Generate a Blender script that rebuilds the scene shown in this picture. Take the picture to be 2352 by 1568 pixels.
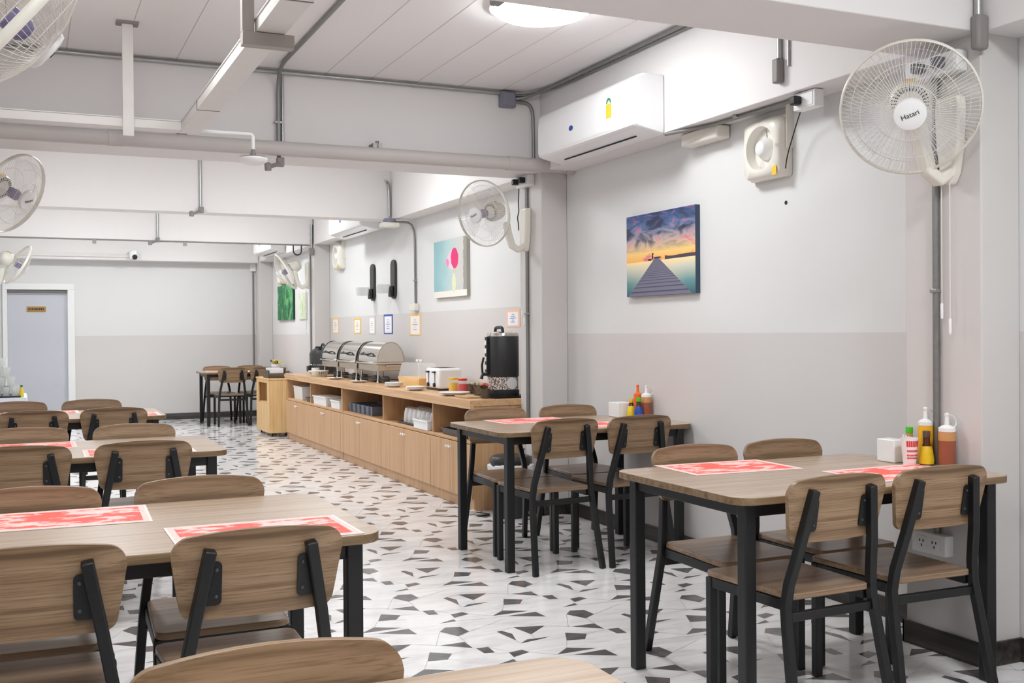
import bpy, math, random
from mathutils import Vector, Matrix, Euler
random.seed(7)
PI = math.pi
S = bpy.context.scene
COL = S.collection
for o in list(bpy.data.objects):
    bpy.data.objects.remove(o)

# ------------------------------------------------------------------ camera, world, exposure
TH, PH, RHO, CH = math.atan(1116/2450), math.atan(21/2450), 0.0075, 1.27
fw = Vector((math.sin(TH)*math.cos(PH), math.cos(TH)*math.cos(PH), -math.sin(PH)))
r0 = Vector((math.cos(TH), -math.sin(TH), 0))
u0 = r0.cross(fw)
cr = r0*math.cos(RHO)-u0*math.sin(RHO)
cu = r0*math.sin(RHO)+u0*math.cos(RHO)
cam = bpy.data.cameras.new('camera')
cam.sensor_width = 36
cam.lens = 2450/2352*36
cam.clip_start = 0.05
co = bpy.data.objects.new('camera', cam)
COL.objects.link(co)
M = Matrix((cr, cu, -fw)).transposed().to_4x4()
M.translation = (0, 0, CH)
co.matrix_world = M
S.camera = co
w = bpy.data.worlds.new('world')
S.world = w
w.use_nodes = True
w.node_tree.nodes['Background'].inputs[0].default_value = (0.9, 0.93, 1, 1)
w.node_tree.nodes['Background'].inputs[1].default_value = 0.3
S.view_settings.view_transform = 'Standard'
S.view_settings.look = 'None'
S.view_settings.gamma = 1
S.view_settings.use_curve_mapping = False
S.view_settings.exposure = 1.0
LAMP_STRENGTH = 34.0
# ceiling lamps: x, y, brightness factor, label; those over the opposite row are added unseen fill
LAMPS = [
    (2.37, 4.82, .66, 'round white ceiling lamp glowing between the near beam and the pipe'),
    (2.37, 1.1, 1.08, 'round ceiling lamp above the buffet-side aisle behind the near beam'),
    (.35, 1.1, .8, 'added unseen fill lamp above the near tables behind the near beam'),  # added out of frame to lift the light on the near tables
    (.35, 4.3, .66, 'added unseen fill lamp above the opposite row before the pipe'),  # extra lamp out of view, added to brighten the first tables
    (2.2, 8.4, .74, 'round ceiling lamp hidden above the buffet between two beams'),
    (.5, 8.4, .7, 'added unseen fill lamp above the third table'),  # added fill that evens the light across this bay
    (2.2, 11.6, .74, 'round ceiling lamp hidden above the chafing dishes'),
    (.5, 11.6, .7, 'added unseen fill lamp above the service table'),  # unseen lamp added to even the light over the service table
    (2.2, 14.9, .85, 'round ceiling lamp hidden in the bay of the corner table'),
    (.5, 14.9, .7, 'added unseen fill lamp in the bay of the back door'),  # fill added on the door side, not a known fixture
]

# ------------------------------------------------------------------ mesh helpers
class MB:
    def __init__(s):
        s.v = []; s.f = []; s.mi = []; s.uv = {}
    def add(s, vs, fs, mi=0, M=None):
        b = len(s.v)
        for p in vs:
            p = Vector(p)
            s.v.append(M @ p if M else p)
        for f in fs:
            s.f.append([b+i for i in f]); s.mi.append(mi)
        return s
    def box(s, x0, x1, y0, y1, z0, z1, mi=0, M=None):
        vs = [(x, y, z) for z in (z0, z1) for y in (y0, y1) for x in (x0, x1)]
        return s.add(vs, [(0, 2, 3, 1), (4, 5, 7, 6), (0, 1, 5, 4), (2, 6, 7, 3), (0, 4, 6, 2), (1, 3, 7, 5)], mi, M)
    def prism(s, poly, z0, z1, mi=0, M=None, mi_side=None):
        n = len(poly)
        vs = [(p[0], p[1], z0) for p in poly]+[(p[0], p[1], z1) for p in poly]
        s.add(vs, [tuple(range(n-1, -1, -1)), tuple(range(n, 2*n))], mi, M)
        b = len(s.v)-2*n
        for i in range(n):
            j = (i+1) % n
            s.f.append([b+i, b+j, b+n+j, b+n+i]); s.mi.append(mi if mi_side is None else mi_side)
        return s
    def tube(s, pts, r, n=8, closed=False, mi=0, M=None, caps=True):
        pts = [Vector(p) for p in pts]
        m = len(pts); vs = []; fs = []
        prev = None
        for i, p in enumerate(pts):
            if closed: t = pts[(i+1) % m]-pts[i-1]
            else: t = pts[min(i+1, m-1)]-pts[max(i-1, 0)]
            t.normalize()
            if prev is None:
                a = Vector((0, 0, 1)) if abs(t.z) < .9 else Vector((1, 0, 0))
                u = t.cross(a).normalized()
            else:
                u = (prev-t*prev.dot(t)).normalized()
            prev = u
            q = t.cross(u)
            rr = r[i] if isinstance(r, (list, tuple)) else r
            for k in range(n):
                a = 2*PI*k/n
                vs.append(p+(u*math.cos(a)+q*math.sin(a))*rr)
        for i in range(m if closed else m-1):
            j = (i+1) % m
            for k in range(n):
                l = (k+1) % n
                fs.append((i*n+k, i*n+l, j*n+l, j*n+k))
        if not closed and caps:
            fs.append(tuple(range(n-1, -1, -1))); fs.append(tuple((m-1)*n+k for k in range(n)))
        return s.add(vs, fs, mi, M)
    def lathe(s, prof, n=24, mi=0, M=None, caps=True):
        vs = []; fs = []; m = len(prof)
        for r, z in prof:
            for k in range(n):
                a = 2*PI*k/n
                vs.append((r*math.cos(a), r*math.sin(a), z))
        for i in range(m-1):
            for k in range(n):
                l = (k+1) % n
                fs.append((i*n+k, i*n+l, (i+1)*n+l, (i+1)*n+k))
        if caps:
            fs.append(tuple(range(n-1, -1, -1))); fs.append(tuple((m-1)*n+k for k in range(n)))
        return s.add(vs, fs, mi, M)
    def bar(s, p, q, wx, wy, up=(0, 1, 0), mi=0, M=None):
        p = Vector(p); q = Vector(q); t = (q-p).normalized()
        u = Vector(up); a = t.cross(u).normalized(); b = a.cross(t)
        vs = [c+a*sx*wx/2+b*sy*wy/2 for c in (p, q) for sx, sy in ((-1, -1), (1, -1), (1, 1), (-1, 1))]
        return s.add(vs, [(3, 2, 1, 0), (4, 5, 6, 7), (0, 1, 5, 4), (1, 2, 6, 5), (2, 3, 7, 6), (3, 0, 4, 7)], mi, M)
    def path_bar(s, pts, wx, wy, axis=(1, 0, 0), mi=0, M=None):
        """rectangular section swept through pts lying in planes containing no axis: width wx along axis"""
        pts = [Vector(p) for p in pts]; ax = Vector(axis).normalized(); vs = []; fs = []
        m = len(pts)
        for i, p in enumerate(pts):
            t = (pts[min(i+1, m-1)]-pts[max(i-1, 0)]).normalized()
            a = (ax-t*ax.dot(t)).normalized(); b = t.cross(a)
            for sx, sy in ((-1, -1), (1, -1), (1, 1), (-1, 1)):
                vs.append(p+a*sx*wx/2+b*sy*wy/2)
        for i in range(m-1):
            for k in range(4):
                l = (k+1) % 4
                fs.append((i*4+k, i*4+l, i*4+4+l, i*4+4+k))
        fs.append((3, 2, 1, 0)); fs.append(tuple((m-1)*4+k for k in range(4)))
        return s.add(vs, fs, mi, M)
    def quad_uv(s, corners, mi=0):
        b = len(s.v)
        s.v += [Vector(c) for c in corners]
        s.uv[len(s.f)] = [(0, 0), (1, 0), (1, 1), (0, 1)]
        s.f.append([b, b+1, b+2, b+3]); s.mi.append(mi)
        return s
    def build(s, name, mats, parent=None, smooth=35, bev=0, loc=None, seg=2):
        me = bpy.data.meshes.new(name)
        me.from_pydata([tuple(v) for v in s.v], [], s.f)
        if not isinstance(mats, (list, tuple)): mats = [mats]
        for m in mats: me.materials.append(m)
        me.polygons.foreach_set('material_index', s.mi)
        if s.uv:
            uvl = me.uv_layers.new(name='UVMap')
            for fi, cs in s.uv.items():
                p = me.polygons[fi]
                for li, c in zip(p.loop_indices, cs): uvl.data[li].uv = c
        if smooth:
            me.polygons.foreach_set('use_smooth', [True]*len(me.polygons))
            me.set_sharp_from_angle(angle=math.radians(smooth))
        me.validate(); me.update()
        o = bpy.data.objects.new(name, me)
        COL.objects.link(o)
        if parent: o.parent = parent
        if loc: o.location = loc
        if bev:
            b = o.modifiers.new('edge', 'BEVEL'); b.width = bev; b.segments = seg; b.limit_method = 'ANGLE'; b.angle_limit = math.radians(40)
        return o

def tag(o, label=None, cat=None, group=None, kind=None):
    if label: o['label'] = label
    if cat: o['category'] = cat
    if group: o['group'] = group
    if kind: o['kind'] = kind
    return o
def thing(name, label, cat, loc=(0, 0, 0), rz=0, group=None):
    o = bpy.data.objects.new(name, None)
    COL.objects.link(o); o.location = loc; o.rotation_euler = (0, 0, rz); o.empty_display_size = .1
    return tag(o, label, cat, group)
def kids(o):
    return [c for c in bpy.data.objects if c.parent == o]
def copy_tree(o, parent=None):
    c = o.copy(); COL.objects.link(c); c.parent = parent
    for ch in kids(o): copy_tree(ch, c)
    return c
def rrect(x0, x1, y0, y1, r, n=6):
    out = []
    for cx, cy, a0 in ((x1-r, y1-r, 0), (x0+r, y1-r, PI/2), (x0+r, y0+r, PI), (x1-r, y0+r, 1.5*PI)):
        for i in range(n+1):
            a = a0+PI/2*i/n
            out.append((cx+r*math.cos(a), cy+r*math.sin(a)))
    return out
def T(x, y, z): return Matrix.Translation((x, y, z))
def RX(a): return Matrix.Rotation(a, 4, 'X')
def RY(a): return Matrix.Rotation(a, 4, 'Y')
def RZ(a): return Matrix.Rotation(a, 4, 'Z')
def text(name, s, size, mat, parent, M, extrude=.0004):
    cu_ = bpy.data.curves.new(name, 'FONT'); cu_.body = s; cu_.size = size; cu_.extrude = extrude
    cu_.align_x = 'CENTER'; cu_.align_y = 'CENTER'; cu_.resolution_u = 3
    o = bpy.data.objects.new(name, cu_); COL.objects.link(o)
    bpy.context.view_layer.update()
    me = bpy.data.meshes.new_from_object(o.evaluated_get(bpy.context.evaluated_depsgraph_get()))
    bpy.data.objects.remove(o)
    me.materials.clear(); me.materials.append(mat)
    o = bpy.data.objects.new(name, me); COL.objects.link(o)
    o.parent = parent; o.matrix_local = M
    return o

# ------------------------------------------------------------------ materials
def lin(c):
    return tuple(((x/255)/12.92 if x/255 <= .04045 else ((x/255+.055)/1.055)**2.4) for x in c)+(1,)
class NT:
    def __init__(s, name):
        s.m = bpy.data.materials.new(name); s.m.use_nodes = True
        s.t = s.m.node_tree; s.b = s.t.nodes['Principled BSDF']
    def n(s, ty, **kw):
        nd = s.t.nodes.new(ty)
        for k, v in kw.items(): setattr(nd, k, v)
        return nd
    def l(s, a, b): s.t.links.new(a, b)
    def math(s, op, a, b=None, c=None):
        nd = s.n('ShaderNodeMath', operation=op)
        for i, x in enumerate((a, b, c)):
            if x is None: continue
            if isinstance(x, (int, float)): nd.inputs[i].default_value = x
            else: s.l(x, nd.inputs[i])
        return nd.outputs[0]
    def mix(s, f, a, b):
        nd = s.n('ShaderNodeMix', data_type='RGBA')
        for i, x in ((0, f), (6, a), (7, b)):
            if isinstance(x, (int, float)): nd.inputs[i].default_value = x
            elif isinstance(x, tuple): nd.inputs[i].default_value = x
            else: s.l(x, nd.inputs[i])
        return nd.outputs[2]
    def ramp(s, f, stops, interp='LINEAR'):
        nd = s.n('ShaderNodeValToRGB'); nd.color_ramp.interpolation = interp
        e = nd.color_ramp.elements
        while len(e) < len(stops): e.new(.5)
        for i, (p, c) in enumerate(stops):
            e[i].position = p; e[i].color = c
        s.l(f, nd.inputs[0]); return nd.outputs[0]
    def coords(s, kind='Object', scale=(1, 1, 1), rot=(0, 0, 0)):
        tc = s.n('ShaderNodeTexCoord'); mp = s.n('ShaderNodeMapping')
        mp.inputs['Scale'].default_value = scale; mp.inputs['Rotation'].default_value = rot
        s.l(tc.outputs[kind], mp.inputs[0]); return mp.outputs[0]
    def noise(s, vec, scale=5, detail=3, rough=.5, dist=0):
        nd = s.n('ShaderNodeTexNoise'); nd.inputs['Scale'].default_value = scale; nd.inputs['Detail'].default_value = detail
        nd.inputs['Roughness'].default_value = rough; nd.inputs['Distortion'].default_value = dist
        if vec is not None: s.l(vec, nd.inputs['Vector'])
        return nd.outputs['Fac']
    def bump(s, h, strength=.1, dist=.001):
        nd = s.n('ShaderNodeBump'); nd.inputs['Strength'].default_value = strength; nd.inputs['Distance'].default_value = dist
        s.l(h, nd.inputs['Height']); s.l(nd.outputs[0], s.b.inputs['Normal'])
    def base(s, x):
        if isinstance(x, tuple): s.b.inputs['Base Color'].default_value = x
        else: s.l(x, s.b.inputs['Base Color'])
    def set(s, **kw):
        for k, v in kw.items(): s.b.inputs[k.replace('_', ' ')].default_value = v
        return s
def plain(name, rgb, rough=.5, metal=0, var=.04, spec=.5, scale=12, **kw):
    N = NT(name); c = lin(rgb)
    f = N.noise(N.coords(), scale, 3)
    d = tuple(x*(1-var) for x in c[:3])+(1,); e = tuple(min(1, x*(1+var)) for x in c[:3])+(1,)
    N.base(N.mix(f, d, e))
    N.set(Roughness=rough, Metallic=metal, **kw); N.b.inputs['Specular IOR Level'].default_value = spec
    return N.m
def paint(name, rgb, var=.03, rough=.6):
    N = NT(name); c = lin(rgb)
    v = N.coords('Object')
    f = N.noise(v, 1.3, 4, .6); g = N.noise(v, 90, 3)
    d = tuple(x*(1-var) for x in c[:3])+(1,); e = tuple(min(1, x*(1+var)) for x in c[:3])+(1,)
    N.base(N.mix(f, d, e)); N.set(Roughness=rough); N.b.inputs['Specular IOR Level'].default_value = .3
    N.bump(g, .12, .002)
    return N.m
def wood(name, dark, mid, light, axis='X', rough=.4, fine=1.0, spec=.4):
    N = NT(name)
    def co(al, ac):
        return N.coords('Object', {'X': (al, ac, ac), 'Y': (ac, al, ac), 'Z': (ac, ac, al)}[axis])
    f = N.noise(co(.7, 24*fine), 1.6, 3, .5, .08)
    g = N.noise(co(1.0, 130*fine), 1.6, 3, .6, .0)
    a = N.ramp(f, [(.25, lin(dark)), (.48, lin(mid)), (.72, lin(light))])
    k = N.ramp(g, [(.36, (1, 1, 1, 1)), (.52, (0, 0, 0, 1))])
    N.base(N.mix(N.math('MULTIPLY', k, .6), a, lin(dark)))
    N.set(Roughness=rough); N.b.inputs['Specular IOR Level'].default_value = spec
    N.bump(g, .06, .001)
    return N.m
def clear(name, rgb, alpha, rough=.1):
    N = NT(name)
    f = N.noise(N.coords(), 3, 2)
    N.base(N.mix(f, lin(rgb), tuple(min(1, x*1.1) for x in lin(rgb)[:3])+(1,)))
    N.set(Roughness=rough, Alpha=alpha)
    return N.m
MT = {}
MT['white_wall'] = paint('white_wall_paint', (221, 221, 220))
MT['grey_wall'] = paint('grey_wall_paint', (210, 206, 204))
MT['beam'] = paint('beam_paint', (228, 225, 224))
MT['ceiling'] = paint('ceiling_paint', (240, 237, 236), .02)
MT['seam'] = plain('ceiling_seam', (200, 195, 193), .8)
MT['base'] = wood('baseboard_wood', (34, 30, 29), (56, 51, 49), (80, 74, 71), 'Y', .35)
MT['baseX'] = wood('baseboard_wood_back', (40, 38, 38), (66, 64, 64), (84, 82, 82), 'X', .4)
MT['chair'] = wood('chair_laminate', (106, 82, 58), (152, 124, 96), (170, 142, 114), 'X', .38)
MT['seat'] = wood('seat_laminate', (112, 90, 70), (150, 124, 100), (166, 141, 117), 'X', .3, .8)
MT['top'] = wood('tabletop_laminate', (158, 135, 112), (181, 159, 138), (192, 171, 150), 'X', .27, .7, .6)  # laminate lightened: the reflected sheen is put into its colour
MT['edge'] = wood('tabletop_edge_band', (98, 78, 56), (132, 108, 80), (160, 135, 104), 'X', .4)
MT['black'] = plain('black_powder_coat', (18, 19, 21), .42, 0, .08)
MT['screw'] = plain('screw_steel', (90, 92, 96), .35, .8)
MT['counter'] = wood('counter_laminate', (184, 142, 100), (200, 160, 120), (208, 170, 131), 'Z', .42, .6)
MT['countertop'] = wood('countertop_laminate', (190, 146, 104), (214, 172, 128), (228, 190, 148), 'Y', .35, .8)
MT['inner'] = wood('shelf_inner_laminate', (158, 118, 80), (186, 146, 104), (200, 160, 120), 'Y', .5, .8)
MT['innerback'] = wood('shaded_back_board', (52, 38, 28), (70, 52, 38), (84, 64, 48), 'Y', .6)  # dark board, made darker to carry the shade deep in the shelves
MT['pine'] = wood('pine_board', (206, 160, 104), (226, 188, 134), (236, 204, 156), 'Z', .5, .45)
MT['steel'] = plain('galvanised_steel', (170, 172, 170), .32, .85, .1, scale=40)
MT['steel_dk'] = plain('galvanised_steel_dull', (138, 138, 136), .45, .7, .15, scale=60)
MT['pipe'] = paint('painted_pipe', (196, 190, 187), .02, .5)
MT['tray'] = plain('white_tray_metal', (218, 214, 210), .4)
MT['bracket'] = plain('grey_bracket_metal', (158, 150, 143), .5)
MT['greybox'] = plain('grey_junction_plastic', (126, 126, 140), .5)
MT['greyfit'] = plain('grey_fitting_plastic', (136, 130, 128), .55)
MT['white'] = plain('white_plastic', (240, 240, 240), .3, 0, .02)
MT['cream'] = plain('cream_plastic', (232, 228, 218), .35, 0, .02)
MT['dim'] = plain('dark_gap', (30, 30, 32), .7)
MT['gloss'] = plain('white_gloss_plastic', (240, 240, 241), .16, 0, .01)
MT['chrome'] = plain('polished_steel', (214, 208, 200), .14, 1, .03)
MT['satin'] = plain('satin_steel', (196, 186, 172), .3, 1, .03)
MT['wire'] = plain('white_wire', (226, 222, 214), .35)
MT['blade'] = clear('fan_blade_plastic', (196, 192, 214), .16, .15)
MT['clear'] = clear('clear_plastic', (236, 240, 244), .28, .05)
MT['motor'] = plain('fan_motor_violet', (120, 112, 150), .4)
MT['yellow'] = plain('yellow_sticker', (246, 200, 60), .5)
MT['green'] = plain('green_sticker', (60, 140, 90), .5)
MT['blue'] = plain('blue_logo', (26, 72, 170), .4)
MT['ink'] = plain('black_ink', (30, 30, 34), .5)
MT['red'] = plain('red_plastic', (214, 40, 44), .3)
MT['orange'] = plain('orange_plastic', (240, 110, 40), .35)
MT['limecap'] = plain('green_cap_plastic', (84, 200, 50), .3)
MT['mustard'] = plain('mustard_sauce', (238, 176, 16), .3)
MT['brown'] = plain('brown_sauce', (150, 86, 62), .25, 0, .15)
MT['tan'] = plain('tan_sauce', (198, 146, 92), .25)
MT['darkbottle'] = plain('dark_sauce_glass', (74, 40, 18), .12)
MT['label'] = plain('yellow_label', (226, 196, 28), .4, 0, .2, scale=60)
MT['paper'] = plain('white_paper', (240, 238, 238), .8)
MT['charcoal'] = plain('charcoal_body', (46, 47, 48), .38)
MT['basket'] = wood('dark_basket', (50, 40, 34), (96, 80, 66), (140, 124, 100), 'X', .6)
MT['greytray'] = plain('blue_grey_plastic', (104, 110, 126), .35)
MT['darkcrate'] = plain('dark_plastic', (60, 58, 60), .4)
MT['cupclear'] = clear('grey_clear_cup', (214, 216, 216), .6, .1)
MT['peach'] = clear('peach_plastic', (248, 206, 140), .9, .2)
MT['yfruit'] = plain('yellow_preserve', (236, 190, 50), .15)
MT['rfruit'] = plain('red_preserve', (222, 48, 40), .15)
MT['pinkfl'] = plain('pink_petals', (226, 96, 100), .6, 0, .3)
MT['yelfl'] = plain('yellow_petals', (222, 200, 60), .6, 0, .3)
MT['leaf'] = plain('green_leaf', (70, 100, 50), .6, 0, .3)
MT['potbrown'] = plain('brown_pot', (92, 78, 66), .5)
MT['board'] = wood('cutting_board', (170, 130, 80), (204, 164, 112), (220, 184, 130), 'Y', .5)
MT['doorpaint'] = plain('grey_door_paint', (196, 198, 206), .35, 0, .02)
MT['frame'] = plain('white_frame_paint', (236, 236, 236), .3, 0, .02)
MT['brass'] = plain('brass_plate', (176, 138, 74), .35, .4)
MT['grille'] = plain('grey_grille', (110, 108, 106), .6)
MT['cloth'] = plain('white_tablecloth', (222, 228, 238), .8)
MT['glass'] = clear('clear_glass', (232, 236, 234), .30, .03)
MT['jarglass'] = clear('jar_glass', (232, 236, 234), .10, .03)
MT['sofit_orange'] = plain('orange_poster', (246, 202, 120), .6)
MT['greypaper'] = plain('grey_paper', (206, 200, 198), .7)
MT['peachpaper'] = plain('peach_paper', (244, 196, 168), .7)
MT['inkblue'] = plain('pale_blue_ink', (130, 150, 200), .7)
MT['inkbrown'] = plain('pale_brown_ink', (190, 150, 110), .7)
MT['tanface'] = plain('tan_control_face', (196, 184, 168), .4)
MT['cable'] = plain('black_cable', (28, 28, 30), .5)
def emit(name, strength):
    N = NT(name)
    N.base(lin((250, 250, 250)))
    N.b.inputs['Emission Color'].default_value = (.95, .982, 1, 1)
    N.b.inputs['Emission Strength'].default_value = strength
    return N.m

def floor_mat():
    N = NT('white_marble_tile')
    v = N.coords('Object', (1, 3.4, 1), (0, 0, .35))
    a = N.noise(v, 2.6, 6, .62, .6)
    b = N.noise(N.coords('Object', (1.5, 9, 1), (0, 0, .3)), 2.2, 4, .6, 1.0)
    c = N.ramp(a, [(.33, lin((226, 223, 223))), (.55, lin((244, 242, 242)))])
    vein = N.ramp(b, [(.36, (1, 1, 1, 1)), (.43, (0, 0, 0, 1))])
    N.base(N.mix(N.math('MULTIPLY', vein, .28), c, lin((196, 192, 194))))
    N.set(Roughness=.13); N.b.inputs['Specular IOR Level'].default_value = .45
    return N.m
def chip_mat():
    N = NT('grey_tile_chip')
    f = N.noise(N.coords('Object', (1, 2, 1)), 7, 4, .6)
    N.base(N.ramp(f, [(.3, lin((92, 87, 88))), (.7, lin((122, 117, 118)))]))
    N.set(Roughness=.15); N.b.inputs['Specular IOR Level'].default_value = .45
    return N.m
MT['floor'] = floor_mat(); MT['chip'] = chip_mat(); MT['grout'] = plain('grey_tile_line', (176, 172, 173), .3)

def beans_mat():
    N = NT('printed_bean_band')
    f = N.noise(N.coords('Object', (1, 1, 1)), 90, 3, .6)
    N.base(N.ramp(f, [(.40, lin((70, 52, 44))), (.48, lin((150, 126, 112))), (.56, lin((236, 230, 226)))])); N.set(Roughness=.4)
    return N.m
MT['beans'] = beans_mat()
def uvnodes(N):
    tc = N.n('ShaderNodeTexCoord'); sp = N.n('ShaderNodeSeparateXYZ'); N.l(tc.outputs['UV'], sp.inputs[0])
    return tc.outputs['UV'], sp.outputs[0], sp.outputs[1]
def ell(N, u, v, a, b, ra, rb):
    p = N.math('POWER', N.math('DIVIDE', N.math('SUBTRACT', u, a), ra), 2)
    q = N.math('POWER', N.math('DIVIDE', N.math('SUBTRACT', v, b), rb), 2)
    return N.math('LESS_THAN', N.math('ADD', p, q), 1.0)
def mat_mat():
    N = NT('printed_placemat_paper'); uv, u, v = uvnodes(N)
    mp = N.n('ShaderNodeMapping'); mp.inputs['Scale'].default_value = (1.5, 2.0, 1); N.l(uv, mp.inputs[0])
    f = N.noise(mp.outputs[0], 2.4, 6, .68, .3)
    g = N.noise(mp.outputs[0], 26, 3, .7)
    k = N.ramp(f, [(.44, (0, 0, 0, 1)), (.50, (1, 1, 1, 1))])
    du = N.math('ABSOLUTE', N.math('SUBTRACT', u, .5)); dv = N.math('ABSOLUTE', N.math('SUBTRACT', v, .5))
    ins = N.math('MULTIPLY', N.math('LESS_THAN', du, .45), N.math('LESS_THAN', dv, .41))
    sp_ = N.ramp(g, [(.50, (0, 0, 0, 1)), (.60, (1, 1, 1, 1))])
    pale = N.mix(N.math('MULTIPLY', sp_, .5), lin((254, 214, 208)), lin((252, 160, 152)))
    c = N.mix(N.math('MULTIPLY', k, ins), pale, lin((252, 112, 102)))
    c = N.mix(N.math('MULTIPLY', N.math('GREATER_THAN', du, .485), 1.0), c, lin((254, 226, 222)))
    N.base(c); N.set(Roughness=.75); N.b.inputs['Specular IOR Level'].default_value = .2
    return N.m
def pier_mat():
    N = NT('sunset_pier_print'); uv, u, v = uvnodes(N)
    mp = N.n('ShaderNodeMapping'); mp.inputs['Scale'].default_value = (2.2, 4.2, 1); N.l(uv, mp.inputs[0])
    cl = N.noise(mp.outputs[0], 1.7, 5, .6, .8)
    sky = N.ramp(v, [(.40, lin((250, 176, 84))), (.52, lin((248, 208, 130))), (.66, lin((196, 176, 170))), (.82, lin((96, 124, 164))), (1, lin((64, 84, 132)))])
    pink = N.mix(N.ramp(cl, [(.55, (0, 0, 0, 1)), (.68, (1, 1, 1, 1))]), sky, lin((222, 120, 140)))
    dk = N.math('MULTIPLY', N.ramp(cl, [(.40, (1, 1, 1, 1)), (.54, (0, 0, 0, 1))]), N.ramp(v, [(.52, (0, 0, 0, 1)), (.68, (1, 1, 1, 1))]))
    sk = N.mix(dk, pink, lin((62, 64, 88)))
    glow = N.ramp(N.math('ABSOLUTE', N.math('SUBTRACT', u, .46)), [(0, (1, 1, 1, 1)), (.42, (0, 0, 0, 1))])
    wat = N.ramp(v, [(0, lin((56, 96, 112))), (.16, lin((104, 150, 152))), (.33, lin((206, 206, 190))), (.42, lin((250, 226, 170)))])
    wat = N.mix(N.math('MULTIPLY', glow, .35), wat, lin((252, 224, 168)))
    c = N.mix(N.math('GREATER_THAN', v, .42), wat, sk)
    hill = N.math('MULTIPLY', N.math('GREATER_THAN', u, .58), N.math('MULTIPLY', N.math('GREATER_THAN', v, .42), N.math('LESS_THAN', v, N.math('ADD', .435, N.math('MULTIPLY', N.noise(uv, 4, 2), .05)))))
    c = N.mix(hill, c, lin((82, 70, 84)))
    half = N.math('MULTIPLY', N.math('SUBTRACT', .46, v), .98)
    cen = N.math('ADD', .46, N.math('MULTIPLY', N.math('SUBTRACT', .46, v), .06))
    pier = N.math('MULTIPLY', N.math('LESS_THAN', N.math('ABSOLUTE', N.math('SUBTRACT', u, cen)), N.math('ADD', half, .015)), N.math('LESS_THAN', v, .45))
    inv = N.math('DIVIDE', 1.6, N.math('ADD', N.math('SUBTRACT', .5, v), .06))
    st = N.math('FRACT', N.math('MULTIPLY', inv, 2.6))
    pl = N.mix(N.math('LESS_THAN', st, .25), lin((128, 122, 136)), lin((66, 66, 84)))
    pl = N.mix(N.math('MULTIPLY', N.noise(mp.outputs[0], 9, 3), .5), pl, lin((92, 108, 140)))
    c = N.mix(pier, c, pl)
    for a, b, ra, rb in ((.40, .465, .010, .035), (.405, .50, .014, .012), (.47, .452, .06, .010), (.36, .435, .03, .012)):
        c = N.mix(ell(N, u, v, a, b, ra, rb), c, lin((44, 40, 46)))
    N.base(c); N.set(Roughness=.55); N.b.inputs['Specular IOR Level'].default_value = .25
    return N.m
def tulip_mat():
    N = NT('tulip_print'); uv, u, v = uvnodes(N)
    nz = N.math('MULTIPLY', N.math('SUBTRACT', N.noise(uv, 7, 3, .6), .5), .09)
    u = N.math('ADD', u, nz)
    f = N.noise(uv, 3, 4, .6)
    c = N.ramp(N.math('ADD', u, N.math('MULTIPLY', N.math('SUBTRACT', f, .5), .5)), [(.1, lin((140, 184, 190))), (.5, lin((178, 202, 202))), (.8, lin((200, 198, 192)))])
    c = N.mix(N.math('GREATER_THAN', u, .9), c, lin((150, 148, 140)))
    c = N.mix(N.math('LESS_THAN', v, .11), c, lin((232, 228, 218)))
    c = N.mix(N.math('MULTIPLY', N.math('LESS_THAN', N.math('ABSOLUTE', N.math('SUBTRACT', u, .62)), .022), N.math('MULTIPLY', N.math('GREATER_THAN', v, .3), N.math('LESS_THAN', v, .55))), c, lin((196, 206, 120)))
    c = N.mix(ell(N, u, v, .62, .24, .055, .17), c, lin((222, 220, 178)))
    c = N.mix(ell(N, u, v, .60, .64, .17, .17), c, lin((246, 196, 214)))
    c = N.mix(ell(N, u, v, .65, .66, .11, .18), c, lin((222, 50, 116)))
    c = N.mix(ell(N, u, v, .44, .60, .05, .07), c, lin((236, 130, 170)))
    N.base(c); N.set(Roughness=.6)
    return N.m
def leaf_mat(name, stops, sx, sy, sc):
    N = NT(name); uv, u, v = uvnodes(N)
    mp = N.n('ShaderNodeMapping'); mp.inputs['Scale'].default_value = (sx, sy, 1); mp.inputs['Rotation'].default_value = (0, 0, .25); N.l(uv, mp.inputs[0])
    f = N.noise(mp.outputs[0], sc, 4, .6, 1.2)
    N.base(N.ramp(f, stops)); N.set(Roughness=.6)
    return N.m
MT['mat'] = mat_mat(); MT['pier'] = pier_mat(); MT['tulip'] = tulip_mat()
MT['bamboo'] = leaf_mat('green_leaf_print', [(.32, lin((14, 62, 40))), (.48, lin((40, 120, 76))), (.6, lin((110, 190, 110))), (.7, lin((30, 96, 70)))], 3, 1.1, 1.5)
MT['grass'] = leaf_mat('pale_grass_print', [(.42, lin((228, 230, 220))), (.62, lin((176, 200, 130)))], 8, 1, 2)

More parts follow.
